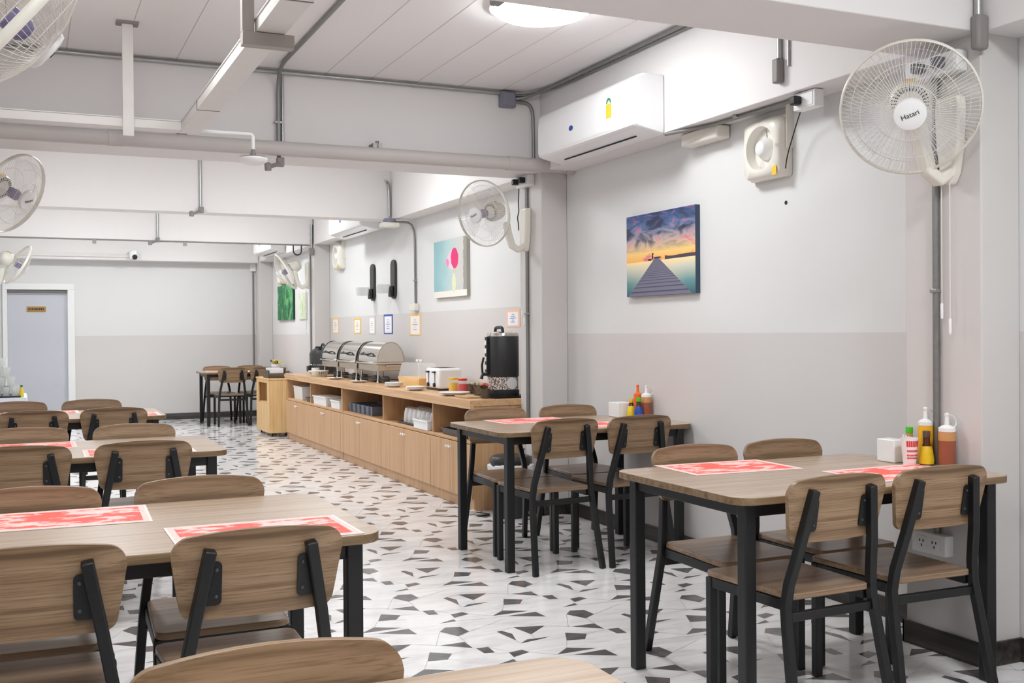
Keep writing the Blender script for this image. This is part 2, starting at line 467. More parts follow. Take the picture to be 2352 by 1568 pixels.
# ------------------------------------------------------------------ room shell
XW, XP, XL, XLP = 3.45, 3.25, -.62, -.42        # walls and pillar faces
Y0, Y1 = -1.6, 16.7
ZC, ZB = 2.91, 2.375                             # ceiling and beam soffit
def struct(mb, name, mats, label=None, **kw):
    return tag(mb.build(name, mats, **kw), label, None, None, 'structure')
fl = MB().box(XL-.15, XW+.15, Y0-.15, Y1+.15, -.12, 0)
chips = [
    [(1.895, 4.173), (2.029, 4.137), (1.921, 4.044)],
    [(1.587, 4.248), (1.631, 4.298), (1.694, 4.281), (1.701, 4.196), (1.634, 4.151)],
    [(1.805, 4.141), (1.829, 4.148), (1.851, 4.082), (1.826, 3.989)],
    [(1.825, 3.943), (1.871, 3.982), (1.973, 3.977), (1.902, 3.958)],
    [(2.059, 4.002), (2.134, 3.948), (2.091, 3.883), (2.013, 3.898)],
    [(1.891, 3.744), (1.967, 3.809), (2.07, 3.751)],
    [(1.949, 3.713), (2.094, 3.722), (2.1, 3.63)],
    [(2.13, 4.072), (2.238, 4.074), (2.237, 3.983)],
    [(2.247, 3.973), (2.298, 3.967), (2.293, 3.888), (2.251, 3.896)],
    [(1.73, 3.85), (1.792, 3.862), (1.807, 3.822), (1.724, 3.788)],
    [(1.63, 3.73), (1.712, 3.767), (1.711, 3.734)],
]
lines = [((1.587, 4.248), (1.50, 4.06)), ((1.701, 4.196), (1.895, 4.30)), ((1.826, 3.989), (1.825, 3.943)), ((1.921, 4.044), (1.902, 3.958)),
         ((2.013, 3.898), (1.967, 3.809)), ((2.091, 3.883), (2.13, 3.86)), ((1.807, 3.822), (1.891, 3.744)), ((2.029, 4.137), (2.13, 4.072)),
         ((1.634, 4.151), (1.63, 4.045)), ((2.298, 3.967), (2.342, 3.885)), ((1.711, 3.734), (1.949, 3.713)), ((2.134, 3.948), (2.247, 3.973)), ((1.895, 4.173), (1.829, 4.148))]
ax, ay, by = .612, .012, .638
for i in range(-5, 5):
    for j in range(-10, 22):
        dx, dy = i*ax, i*ay+j*by
        for P_ in chips:
            c = sum(p[0] for p in P_)/len(P_)+dx, sum(p[1] for p in P_)/len(P_)+dy
            if XL < c[0] < XW and Y0 < c[1] < Y1:
                pts = [(p[0]+dx, p[1]+dy, .0006) for p in P_]
                area = sum(pts[k][0]*pts[(k+1) % len(pts)][1]-pts[(k+1) % len(pts)][0]*pts[k][1] for k in range(len(pts)))
                if area < 0: pts.reverse()
                fl.add(pts, [tuple(range(len(pts)))], 1)
        for p, q in lines:
            p = Vector((p[0]+dx, p[1]+dy)); q = Vector((q[0]+dx, q[1]+dy))
            if XL < p.x < XW and Y0 < p.y < Y1:
                t = (q-p).normalized(); n = Vector((-t.y, t.x))*.0011
                fl.add([(p.x-n.x, p.y-n.y, .0004), (q.x-n.x, q.y-n.y, .0004), (q.x+n.x, q.y+n.y, .0004), (p.x+n.x, p.y+n.y, .0004)], [(0, 1, 2, 3)], 2)
struct(fl, 'floor', [MT['floor'], MT['chip'], MT['grout']], smooth=0)
ce = MB().box(XL-.15, XW+.15, Y0-.15, Y1+.15, ZC, ZC+.15)
for k in range(-3, 11):
    x = .53+.302*k
    ce.box(x-.0025, x+.0025, Y0, Y1, ZC-.0008, ZC+.01, 1)
struct(ce, 'ceiling', [MT['ceiling'], MT['seam']], smooth=0)
# the long wall: white above, grey wainscot below, the stripe higher behind the buffet
wr = MB()
for a, b, z in ((Y0-.15, 6.8, 1.258), (6.8, 13.15, 1.468), (13.15, Y1+.15, 1.265)):
    wr.box(XW, XW+.15, a, b, 0, z, 1); wr.box(XW, XW+.15, a, b, z, ZC, 0)
struct(wr, 'wall_right', [MT['white_wall'], MT['grey_wall']], smooth=0)
wb = MB()
for x0, x1, z0, z1, m in ((XL, -.30, 0, ZC, 0), (-.30, .58, 1.925, ZC, 0), (.58, XW, 1.265, ZC, 0), (.58, XW, 0, 1.265, 1)):
    wb.box(x0, x1, Y1, Y1+.15, z0, z1, m)
struct(wb, 'wall_back', [MT['white_wall'], MT['grey_wall']], smooth=0)
wl = MB().box(XL-.15, XL, Y0-.15, Y1+.15, 0, 1.265, 1).box(XL-.15, XL, Y0-.15, Y1+.15, 1.265, ZC, 0)
struct(wl, 'wall_left', [MT['white_wall'], MT['grey_wall']], smooth=0)
wf = MB().box(XL, XW, Y0-.15, Y0, 0, 1.265, 1).box(XL, XW, Y0-.15, Y0, 1.265, ZC, 0)
struct(wf, 'wall_front', [MT['white_wall'], MT['grey_wall']], smooth=0)
PIL = [(2.9, 3.28), (6.63, 6.99), (13.03, 13.3), (16.42, 16.7)]
plab = ['grey pillar carrying the large wall fan and the outlet box', 'grey pillar at the end of the buffet counter', 'grey pillar beyond the chafing dishes', 'grey pillar in the far corner']
for (a, b), lb in zip(PIL, plab):
    struct(MB().box(XP, XW, a, b, 0, ZC), 'pillar', MT['grey_wall'], lb, bev=.006)
for a, b in PIL[:3]:
    struct(MB().box(XL, XLP, a, b, 0, ZC), 'pillar', MT['grey_wall'], 'grey pillar on the opposite wall', bev=.006)
struct(MB().box(XP, XW, Y0, Y1, ZB, ZC), 'ceiling_beam', MT['beam'], 'long beam along the buffet-side wall', bev=.004)
struct(MB().box(XL, XLP, Y0, Y1, ZB, ZC), 'ceiling_beam', MT['beam'], 'long beam above the opposite wall', bev=.004)
for (a, b), lb in zip(((2.9, 3.27), (6.63, 6.98), (9.95, 10.17), (13.06, 13.3), (16.45, 16.7)),
                      ('deep beam crossing just overhead', 'beam behind the thick grey pipe', 'second narrow beam with a short conduit', 'beam in line with the third pillar', 'beam along the back wall')):
    struct(MB().box(XLP, XP, a, b, ZB if a < 16 else 2.36, ZC), 'ceiling_beam', MT['beam'], lb, bev=.004)
# baseboards
bb = MB().box(XW-.012, XW, Y0, 2.888, 0, .092).box(XW-.012, XW, 3.292, 6.618, 0, .092).box(XW-.012, XW, 7.002, 13.02, 0, .092).box(XW-.012, XW, 13.31, 16.41, 0, .092)
for a, b in PIL:
    bb.box(XP-.012, XP, a-.012, b+.012 if b < 16 else b, 0, .092).box(XP-.012, XW, a-.012, a, 0, .092)
    if b < 16: bb.box(XP-.012, XW, b, b+.012, 0, .092)
struct(bb, 'baseboard_right', MT['base'], smooth=0, bev=.003)
struct(MB().box(.665, XP-.012, Y1-.012, Y1, 0, .092), 'baseboard_back', MT['baseX'], smooth=0, bev=.003)
struct(MB().box(XL, XL+.012, Y0, Y1, 0, .092), 'baseboard_left', MT['base'], smooth=0)
# back door
dr = struct(MB().box(-.235, .545, Y1+.02, Y1+.06, .005, 1.868), 'door_1', MT['doorpaint'], 'plain grey door with a small brass name plate', bev=.003)
MB().box(-.30, -.24, Y1-.035, Y1+.08, 0, 1.93).box(.55, .645, Y1-.035, Y1+.08, 0, 1.93).box(-.30, .645, Y1-.035, Y1+.08, 1.93, 2.02).build('door_frame', MT['frame'], dr, bev=.004)
MB().box(-.24, .55, Y1-.01, Y1+.02, 1.875, 1.93).build('door_head_gap', MT['grille'], dr)
sg = MB().box(.012, .262, Y1+.012, Y1+.02, 1.615, 1.69).build('name_plate', MT['brass'], dr)
lt = MB()
x = .035
for wdt in (.022, .016, .02, .014, .02, .018, .016, .022, .016):
    lt.box(x, x+wdt*.8, Y1+.0112, Y1+.013, 1.64, 1.668); x += wdt+.005
lt.build('lettering', MT['ink'], sg, smooth=0)

# ------------------------------------------------------------------ ceiling lamps
for x, y, k, lb in LAMPS:
    t = thing('ceiling_lamp', lb, 'ceiling lamp', (x, y, ZC), 0, 'round ceiling lamps')
    MB().lathe([(.262, 0), (.262, -.02), (.25, -.024)], 40, M=RX(0)).build('housing', MT['white'], t)
    prof = [(.245*math.cos(a), -.022-.055*math.sin(a)) for a in [PI/2*i/8 for i in range(8)]]+[(.01, -.077)]
    MB().lathe(prof, 40).build('diffuser', emit('lamp_diffuser', LAMP_STRENGTH*k), t)

# ------------------------------------------------------------------ tables and chairs
TAB = {'pillar': (2.02, 3.22, 2.72, 3.53), 'wall': (2.25, 3.445, 5.07, 5.87), 'corner': (2.22, 3.42, 15.12, 15.92),
       'row0': (-.39, .81, .745, 1.545), 'row1': (-.345, .855, 2.69, 3.49), 'row2': (-.365, .835, 4.94, 5.74), 'row3': (-.365, .835, 7.28, 8.08)}
TLAB = {'pillar': 'table beside the grey pillar with the outlet', 'wall': 'table against the wall by the buffet end', 'corner': 'table in the far corner behind the pine cart',
        'row0': 'table corner just showing at the bottom edge', 'row1': 'first whole table of the opposite row', 'row2': 'second whole table of the opposite row', 'row3': 'third table of the opposite row'}
def make_table():
    t = thing('dining_table', '', 'table', group='wood-topped dining tables')
    MB().prism(rrect(-.6, .6, -.4, .4, .07, 8), .72, .745, 0, None, 1).build('tabletop', [MT['top'], MT['edge']], t, bev=.002)
    f = MB()
    for s in (-1, 1):
        f.box(-.53, .53, s*.335-.0125, s*.335+.0125, .675, .7195); f.box(s*.53-.0125, s*.53+.0125, -.335, .335, .675, .7195)
    f.build('frame', MT['black'], t, bev=.002)
    for sx in (-1, 1):
        for sy in (-1, 1):
            MB().box(sx*.53-.022, sx*.53+.022, sy*.335-.022, sy*.335+.022, 0.001, .7195).build('leg', MT['black'], t, bev=.004)
    return t
t0 = make_table()
for i, k in enumerate(TAB):
    x0, x1, ya, yb = TAB[k]
    t = t0 if i == 0 else copy_tree(t0)
    t.location = ((x0+x1)/2, (ya+yb)/2, 0)
    tag(t, 'wood-topped black-legged '+TLAB[k])
def make_chair():
    t = thing('dining_chair', '', 'chair', group='wooden dining chairs with black frames')
    xs = [x*.203/.192 for x in (0, .04, .08, .11, .135, .15, .16, .167, .172, .176, .18, .184, .187, .19, .192)]
    xs = [-x for x in reversed(xs[1:])]+xs
    def zt(x):
        a = abs(x); z = .814-.018*(a/.203)**2; r = .04; d = a-(.203-r)
        return z-(r-math.sqrt(max(0, r*r-d*d)) if d > 0 else 0)
    def zb(x):
        a = abs(x); z = .600+.004*(a/.185)**2
        if a > .183: return min(.630+(a-.183)/.02*.125, zt(x)-.001)
        d = a-.153
        return z+(.03-math.sqrt(max(0, .03**2-d*d)) if d > 0 else 0)
    def yo(x, z): return .012*(x/.203)**2-(z-.61)*.17+.012
    vs = []; n = len(xs); rows = 5
    for side in (0, .016):
        for x in xs:
            for r in range(rows):
                z = zb(x)+(zt(x)-zb(x))*r/(rows-1)
                vs.append((x, yo(x, z)+side, z))
    fs = []
    for sd in (0, 1):
        for i in range(n-1):
            for r in range(rows-1):
                a = sd*n*rows+i*rows+r
                q = (a, a+rows, a+rows+1, a+1)
                fs.append(q if sd == 0 else q[::-1])
    for i in range(n-1):
        for r in (0, rows-1):
            a = i*rows+r; q = (a, a+n*rows, a+n*rows+rows, a+rows)
            fs.append(q if r == 0 else q[::-1])
    for i in (0, n-1):
        for r in range(rows-1):
            a = i*rows+r; q = (a, a+1, a+n*rows+1, a+n*rows)
            fs.append(q if i == 0 else q[::-1])
    MB().add(vs, fs).build('backrest', [MT['chair']], t, smooth=50)
    pl = []
    for (x, y) in rrect(-.19, .19, .03, .455, .035, 5):
        pl.append((x*(1-.10*(.455-y)/.425), y))
    MB().prism(pl, .42, .44).build('seat', MT['seat'], t, bev=.004)
    fr = MB()
    fr.box(-.165, .165, .405, .43, .385, .419)
    for s in (-1, 1):
        fr.bar((s*.178, .43, .402), (s*.168, .055, .402), .022, .034, (0, 0, 1))
    fr.box(-.172, .172, .03, .052, .352, .380)
    fr.build('seat_frame', MT['black'], t, bev=.002)
    for s in (-1, 1):
        MB().box(s*.178-.0145, s*.178+.0145, .41, .439, .001, .419).build('leg', MT['black'], t, bev=.003)
        b = MB()
        pts = [(s*.205, -.035, .001), (s*.186, .028, .33), (s*.181, .040, .40), (s*.172, .035, .47), (s*.150, .006, .60), (s*.118, -.024, .772)]
        b.path_bar(pts, .028, .030, (1, 0, 0))
        b.build('leg', MT['black'], t, bev=.004, smooth=30)
        k = MB()
        Mx = Matrix(((1, 0, 0, 0), (0, 0, -1, 0), (0, 1, 0, 0), (0, 0, 0, 1)))
        cx = s*.1115
        br = rrect(cx-.022, cx+.022, .636, .742, .012, 4)
        vsb = [(x, yo(x, z)-.001-d, z) for d in (0, .006) for (x, z) in br]
        nb = len(br)
        k.add(vsb, [tuple(range(nb)), tuple(range(2*nb-1, nb-1, -1))]+[(i, nb+i, nb+(i+1) % nb, (i+1) % nb) for i in range(nb)])
        o = k.build('bracket', MT['black'], t, smooth=30)
        for z in (.658, .722):
            x = s*.102
            MB().lathe([(.0045, 0), (.0045, .002), (.002, .003)], 8, M=T(x, yo(x, z)-.007, z) @ RX(PI/2)).build('screw', MT['screw'], o)
    return t
c0 = make_chair()
# x, y of the backrest, heading (0 faces into the room depth), table, side and end
CH_ = [(2.345, 2.655, 2, 'pillar', 'near', 'aisle'), (2.80, 2.665, -1, 'pillar', 'near', 'wall'), (2.445, 3.605, 180, 'pillar', 'far', 'aisle'), (2.89, 3.61, 181, 'pillar', 'far', 'wall'),
       (2.597, 5.025, 3, 'wall', 'near', 'aisle'), (3.06, 5.03, 2, 'wall', 'near', 'wall'), (2.60, 5.96, 179, 'wall', 'far', 'aisle'), (3.10, 5.97, 181, 'wall', 'far', 'wall'),
       (2.60, 15.03, 1, 'corner', 'near', 'aisle'), (3.04, 15.04, -1, 'corner', 'near', 'wall'), (2.54, 16.01, 180, 'corner', 'far', 'aisle'), (3.02, 16.01, 180, 'corner', 'far', 'wall'),
       (.318, 1.566, 180, 'row0', 'far', 'aisle'),
       (.50, 2.555, 1, 'row1', 'near', 'aisle'), (0.0, 2.555, -2, 'row1', 'near', 'wall'), (.507, 3.55, 180, 'row1', 'far', 'aisle'), (.005, 3.53, 178, 'row1', 'far', 'wall'),
       (.462, 4.885, 0, 'row2', 'near', 'aisle'), (-.03, 4.90, -1, 'row2', 'near', 'wall'), (.505, 5.83, 181, 'row2', 'far', 'aisle'), (-.01, 5.85, 179, 'row2', 'far', 'wall'),
       (.505, 7.23, 0, 'row3', 'near', 'aisle'), (.035, 7.17, 1, 'row3', 'near', 'wall'), (.425, 8.23, 180, 'row3', 'far', 'aisle'), (-.07, 8.22, 180, 'row3', 'far', 'wall')]
for i, (x, y, a, tb, sd, en) in enumerate(CH_):
    c = c0 if i == 0 else copy_tree(c0)
    c.location = (x, y, 0); c.rotation_euler = (0, 0, math.radians(a))
    tag(c, 'chair on %s side, %s end, of %s' % (sd, en, TLAB[tb]))

# placemats
MATS = [(2.45, 3.385, -3, 'pillar', 'far side of'), (2.915, 2.97, 1, 'pillar', 'near side of'), (2.72, 5.72, 2, 'wall', 'far side of'), (3.02, 5.27, 0, 'wall', 'near side of'),
        (2.58, 15.76, 0, 'corner', 'far side of'), (3.0, 15.3, 0, 'corner', 'near side of'),
        (.09, 3.315, -2, 'row1', 'far side of'), (.568, 2.862, 0, 'row1', 'near side of'), (-.02, 5.55, 0, 'row2', 'far side of'), (.46, 5.10, -1, 'row2', 'near side of'),
        (.09, 7.92, 0, 'row3', 'far side of'), (.57, 7.45, 0, 'row3', 'near side of')]
for x, y, a, tb, wh in MATS:
    m = MB().quad_uv([(-.235, -.158, .0012), (.235, -.158, .0012), (.235, .158, .0012), (-.235, .158, .0012)])
    m.box(-.235, .235, -.158, .158, 0, .001, 1)
    o = m.build('placemat', [MT['mat'], MT['paper']], smooth=0, loc=(x, y, .7456))
    o.rotation_euler = (0, 0, math.radians(a))
    tag(o, 'red placemat, %s %s' % (wh, TLAB[tb]), 'placemat', 'red paper placemats')

# ------------------------------------------------------------------ pipes, conduits and the cable tray
def arc(c, a0, a1, r, u, v, n=6):
    c = Vector(c); u = Vector(u); v = Vector(v)
    return [c+u*r*math.cos(a0+(a1-a0)*i/n)+v*r*math.sin(a0+(a1-a0)*i/n) for i in range(n+1)]
def smooth_path(pts, r=.06, n=5):
    pts = [Vector(p) for p in pts]; out = [pts[0]]
    for i in range(1, len(pts)-1):
        a, b, c = pts[i-1], pts[i], pts[i+1]
        d1 = min(r, (a-b).length*.45); d2 = min(r, (c-b).length*.45)
        p = b+(a-b).normalized()*d1; q = b+(c-b).normalized()*d2
        for k in range(n+1):
            t = k/n
            out.append(p*(1-t)**2+b*2*t*(1-t)+q*t*t)
    out.append(pts[-1]); return out
def conduit(label, pts, r=.0125, mat='steel', bend=.07, clips=(), extra=None):
    b = MB().tube(smooth_path(pts, bend), r, 10)
    o = tag(b.build('conduit', MT[mat], None, smooth=60), label, 'conduit', 'metal conduits')
    for c in clips:
        MB().box(c[0]-.024, c[0]+.024, c[1]-.015, c[1]+.015, c[2]-.008, c[2]+.008).build('clip', MT['steel'], o, bev=.003)
    if extra: extra(o)
    return o
pp = thing('drain_pipe', 'thick grey painted pipe running in front of the beam', 'pipe', (1.4, 6.53, 2.405))
MB().tube([(-1.82, 0, 0), (2.02, 0, 0)], .044, 20).build('pipe_run', MT['pipe'], pp, smooth=60)
MB().tube([(1.55, 0, 0), (1.67, 0, 0)], .048, 20).build('coupling', MT['pipe'], pp, smooth=60)
MB().tube([(-.96, 0, 0), (-.88, 0, 0)], .048, 20).build('coupling', MT['pipe'], pp, smooth=60)
MB().tube([(1.985, 0, 0), (2.04, 0, 0)], .05, 20).build('end_cap', MT['pipe'], pp, smooth=60)
MB().box(.62, .68, .01, .10, .035, .075).tube([(.65, .02, .03), (.65, .02, .09)], .012, 8).build('clamp', MT['steel_dk'], pp)
MB().box(-.57, -.52, .01, .10, .035, .075).build('clamp', MT['steel_dk'], pp)

conduit('bright conduit running along the top of the beam to the grey box', [(-.42, 6.605, 2.888), (2.93, 6.605, 2.888)], .0125, 'steel', clips=[(.8, 6.612, 2.888), (2.3, 6.612, 2.888)])
jb = MB().box(2.93, 3.04, 6.575, 6.629, 2.795, 2.898).build('junction_box', MT['greybox'], None, bev=.006)
tag(jb, 'grey square junction box at the end of the bright conduit', 'junction box')
MB().box(2.938, 3.032, 6.568, 6.575, 2.803, 2.89).build('lid', MT['greybox'], jb, bev=.003)
conduit('curved conduit from the grey box along the ceiling edge above the air conditioner', [(3.045, 6.60, 2.88), (3.13, 6.59, 2.885), (3.215, 6.40, 2.893), (3.225, 6.1, 2.893), (3.225, 3.29, 2.893)], .011, 'steel_dk', .12, [(3.225, 5.4, 2.897), (3.225, 5.9, 2.897)])
conduit('second parallel conduit along the ceiling edge above the air conditioner', [(3.045, 6.59, 2.855), (3.11, 6.565, 2.865), (3.185, 6.38, 2.893), (3.19, 6.1, 2.893), (3.19, 3.29, 2.893)], .011, 'steel_dk', .12)
conduit('short conduit curving down from the grey box behind the air conditioner', [(3.045, 6.605, 2.84), (3.18, 6.608, 2.835), (3.185, 6.612, 2.6), (3.185, 6.612, 2.46)], .012, 'steel_dk', .12)
def lamp_arm(x, y, z):
    def f(o):
        MB().box(x-.022, x+.022, y-.05, y-.005, z-.035, z+.02).build('fitting', MT['greyfit'], o, bev=.005)
        MB().tube([(x-.01, y-.04, z-.02), (x-.09, y-.12, z-.055)], .013, 10).lathe([(.02, -.02), (.022, .02), (.012, .028)], 12, M=T(x-.095, y-.125, z-.058)).build('stub', MT['greyfit'], o)
    return f
conduit('conduit coming along the ceiling and down the beam in front of the thick pipe', [(1.42, 3.28, 2.896), (1.42, 6.45, 2.896), (1.435, 6.612, 2.84), (1.435, 6.612, 2.36)], .0125, 'steel_dk', .12, [(1.435, 6.617, 2.58)], lamp_arm(1.435, 6.60, 2.335))
conduit('thin second conduit beside the one coming down the beam', [(1.462, 6.617, 2.88), (1.462, 6.617, 2.46)], .008, 'steel')
conduit('conduit hanging on the narrow second beam', [(1.446, 9.938, 2.905), (1.446, 9.938, 2.42)], .0125, 'steel', extra=lamp_arm(1.446, 9.94, 2.40))
conduit('conduit hanging on the third beam above the camera', [(1.408, 13.048, 2.905), (1.408, 13.048, 2.40)], .0125, 'steel', extra=lamp_arm(1.408, 13.05, 2.385))
conduit('dark thin conduit running under the third beam', [(-.42, 13.075, 2.366), (3.2, 13.075, 2.366)], .007, 'greyfit', extra=lambda o: [MB().box(x-.02, x+.02, 13.05, 13.08, 2.32, 2.366).build('clip', MT['steel_dk'], o) for x in (.72, 1.72)] and None)
conduit('conduit down the corner of the second beam to the round box', [(3.16, 9.85, 2.74), (3.215, 9.93, 2.73), (3.225, 9.935, 2.62), (3.225, 9.935, 2.40)], .014, 'steel', .05)
rb = thing('ceiling_sensor', 'round grey box with tan underside where two beams meet', 'junction box', (3.20, 9.86, 2.335))
MB().lathe([(.06, 0), (.064, .02), (.05, .04)], 20).build('cover', MT['greybox'], rb)
MB().box(-.085, .085, -.06, .06, -.045, 0).build('base', MT['cream'], rb, bev=.008)
conduit('conduit curving down the white wall to the socket above the yellow notice', [(3.25, 9.86, 2.345), (3.40, 9.82, 2.345), (3.436, 9.80, 2.25), (3.436, 9.79, 1.555)], .011, 'steel_dk', .12, [(3.44, 9.79, 1.78)])
sb = MB().box(3.395, 3.45, 9.72, 9.86, 1.485, 1.555).build('socket_box', MT['cream'], None, bev=.006)
tag(sb, 'small cream socket box at the bottom of the curved wall conduit', 'socket box')
conduit('short conduit on the beam above the third pillar', [(3.225, 13.045, 2.62), (3.225, 13.045, 2.33)], .014, 'steel', extra=lambda o: MB().box(3.19, 3.245, 13.0, 13.055, 2.24, 2.33).build('fitting', MT['greyfit'], o, bev=.006) and None)
conduit('conduit running down the side of the third pillar', [(3.235, 13.16, 2.28), (3.235, 13.16, 1.95), (3.238, 13.16, .82)], .010, 'steel_dk')
conduit('conduit running down the corner of the back wall', [(3.205, 16.685, 2.24), (3.205, 16.685, .55)], .012, 'steel_dk', extra=lambda o: MB().box(3.16, 3.245, 16.65, 16.70, 2.24, 2.36).build('switch_box', MT['white'], o, bev=.006) and None)
conduit('conduit running down the pillar at the end of the buffet', [(3.237, 6.84, 2.29), (3.237, 6.84, .506)], .012, 'steel_dk', clips=[(3.242, 6.84, 1.95), (3.242, 6.84, 1.4)])
conduit('galvanised conduit running down the pillar under the large wall fan', [(3.236, 3.105, 2.25), (3.236, 3.105, .475)], .0135, 'steel_dk', clips=[(3.24, 3.105, 1.42)])
conduit('dark conduit under the long beam between air conditioner and socket box', [(3.24, 5.04, 2.362), (3.33, 4.70, 2.362), (3.33, 4.02, 2.362)], .010, 'steel_dk', clips=[(3.33, 4.5, 2.366)])
conduit('upright conduit on the long beam above the white socket box', [(3.238, 4.05, 2.905), (3.238, 4.05, 2.54)], .0125, 'steel', extra=lambda o: MB().box(3.208, 3.249, 4.028, 4.072, 2.43, 2.545).build('fitting', MT['greyfit'], o, bev=.008) and None)
conduit('thin second upright conduit on the long beam above the socket box', [(3.243, 3.99, 2.905), (3.243, 3.99, 2.5)], .007, 'steel')
conduit('bright upright conduit with grey fitting beside the large wall fan', [(3.217, 2.882, 2.905), (3.217, 2.882, 2.425)], .0145, 'steel', extra=lambda o: MB().box(3.192, 3.249, 2.857, 2.899, 2.30, 2.43).build('fitting', MT['greyfit'], o, bev=.012) and None)
conduit('short white conduit leading from the tray to the round access point', [(.87, 5.985, 2.378), (1.157, 5.985, 2.378), (1.157, 5.985, 2.29)], .010, 'white', .02)

conduit('short conduit on the ceiling feeding the glowing lamp', [(1.50, 4.92, 2.895), (1.95, 4.80, 2.893), (2.07, 4.73, 2.885)], .011, 'steel_dk', .05, extra=lambda o: MB().box(2.05, 2.105, 4.66, 4.74, 2.845, 2.905).build('fitting', MT['greyfit'], o, bev=.01) and None)

def socket(label, loc, rz, w, plugs, cord=None):
    t = thing('socket_box', label, 'socket box', loc, rz, 'white socket boxes')
    MB().box(-w/2, w/2, 0, .055, -.04, .04).build('housing', MT['white'], t, bev=.005)
    MB().box(-w/2+.012, w/2-.012, .055, .058, -.03, .03).build('face_plate', MT['frame'], t, bev=.001)
    for p in plugs:
        MB().box(p-.02, p+.02, .058, .10, -.02, .02).build('plug', MT['cable'], t, bev=.006)
    return t
socket('white socket box under the long beam with a plug for the extractor fan', (3.335, 3.93, 2.333), PI/2, .15, [.03])
socket('white socket box with black plugs behind the large wall fan', (3.25, 3.09, 2.285), PI/2, .26, [-.06, .04])
socket('white socket box with black plugs at the top of the buffet-end pillar', (3.25, 6.83, 2.335), PI/2, .2, [-.05, .06])
def cord(label, pts, r=.003, mat='cable', bend=.05):
    o = MB().tube(smooth_path(pts, bend), r, 6).build('cord', MT[mat], None, smooth=60)
    return tag(o, label, 'cord', 'hanging cords')
cord('thin dark cord hanging from the socket box to the extractor fan', [(3.30, 3.96, 2.32), (3.37, 4.09, 2.26), (3.385, 4.18, 2.12), (3.385, 4.192, 2.06)], .003)
lp = [(3.215, 6.92, 2.30), (3.215, 6.93, 2.17), (3.21, 6.91, 2.13), (3.215, 6.95, 2.09), (3.21, 6.92, 2.05), (3.22, 6.94, 2.0)]
cord('looped dark cable hanging below the socket box on the buffet-end pillar', lp, .004)
cord('dark cable looped under the third beam by the far fan', [(3.0, 13.05, 2.36), (3.0, 13.05, 2.29)]+arc((3.05, 13.05, 2.29), PI, 2*PI, .05, (1, 0, 0), (0, 0, 1))+[(3.1, 13.05, 2.36)], .008)

tr = thing('cable_tray', 'white metal cable tray hanging on posts under the ceiling', 'cable tray', (.82, 5.985, 2.365))
def tray_run(x0, x1, y0, y1):
    return MB().box(x0, x1, y0, y1, 0, .045).box(x0-.004, x1+.004, y0-.004, y1+.004, .045, .052)
tray_run(-1.23, -.05, -.045, .045).build('tray_run', MT['tray'], tr, bev=.002)
tray_run(-.05, .055, -3.3, .045).build('tray_run', MT['tray'], tr, bev=.002)
MB().box(-.052, .057, -.62, -.61, -.001, .052).box(-.052, .057, -2.5, -2.49, -.001, .052).build('joint', MT['grille'], tr)
MB().box(-.348, -.292, -.062, -.047, -.05, .535).build('post', MT['tray'], tr, bev=.002)
MB().box(-.375, -.265, -.09, -.01, .533, .545).build('post_foot', MT['greyfit'], tr)
MB().box(-.10, .088, -2.09, -2.04, -.05, -.002).build('cross_bar', MT['bracket'], tr, bev=.002)
MB().box(-.10, -.057, -2.085, -2.045, -.002, .545).build('post', MT['bracket'], tr, bev=.002)
ap = thing('access_point', 'small round white disc hanging below the thick pipe', 'access point', (1.157, 5.985, 2.235))
MB().lathe([(.01, -.026), (.05, -.022), (.074, -.008), (.08, .004), (.078, .012)], 32).build('cover', MT['white'], ap)
MB().lathe([(.078, .012), (.07, .018), (.02, .02), (.01, .06)], 32).build('bracket', MT['greyfit'], ap)

# ------------------------------------------------------------------ air conditioners, extractor fans
def make_ac():
    t = thing('air_conditioner', '', 'air conditioner', group='white wall air conditioners')
    L = 1.2
    prof = [(0, .30), (.13, .30), (.175, .285), (.198, .255), (.205, .2), (.207, .03), (.196, .008), (.17, -.004), (.02, -.035), (0, -.035)]
    b = MB()
    Mx = Matrix(((0, 0, 1, 0), (1, 0, 0, 0), (0, 1, 0, 0), (0, 0, 0, 1)))
    b.prism(prof, -L/2, L/2, 0, Mx)
    b.build('body', MT['gloss'], t, bev=.012, smooth=50)
    MB().box(-L/2+.16, L/2-.16, .085, .092, -.0275, -.018).build('air_slot', MT['dim'], t)
    MB().box(-L/2+.02, L/2-.02, .1975, .2, .008, .012).build('flap', MT['frame'], t)
    lg = []
    for k in range(20):
        a = 2*PI*k/20; lg.append((.026*math.cos(a), .016*math.sin(a)))
    M2 = Matrix(((1, 0, 0, 0), (0, 0, 1, .2065), (0, 1, 0, .115), (0, 0, 0, 1)))
    MB().prism(lg, 0, .0015, 0, M2 @ T(.13, 0, 0)).build('logo', MT['blue'], t)
    MB().prism(rrect(-.03, .03, -.045, .035, .004, 3), 0, .0012, 0, M2 @ T(-.335, .02, 0)).build('energy_sticker', MT['yellow'], t)
    ar = [(.026*math.cos(PI*k/10), .04+.03*math.sin(PI*k/10)) for k in range(11)]+[(.015*math.cos(PI*(10-k)/10), .04+.017*math.sin(PI*(10-k)/10)) for k in range(11)]
    MB().prism(ar, 0, .0014, 0, M2 @ T(-.335, .02, 0)).build('sticker_arc', MT['green'], t)
    return t
ac0 = make_ac()
for i, (x, y, z, lb) in enumerate([(XP, 5.66, 2.40, 'large white wall air conditioner with yellow sticker above the pier picture'), (XP, 10.93, 2.345, 'white air conditioner partly hidden behind the second beam'), (XP, 15.2, 2.43, 'far white air conditioner showing under the third beam')]):
    a = ac0 if i == 0 else copy_tree(ac0)
    a.location = (x, y, z); a.rotation_euler = (0, 0, PI/2)
    tag(a, lb)
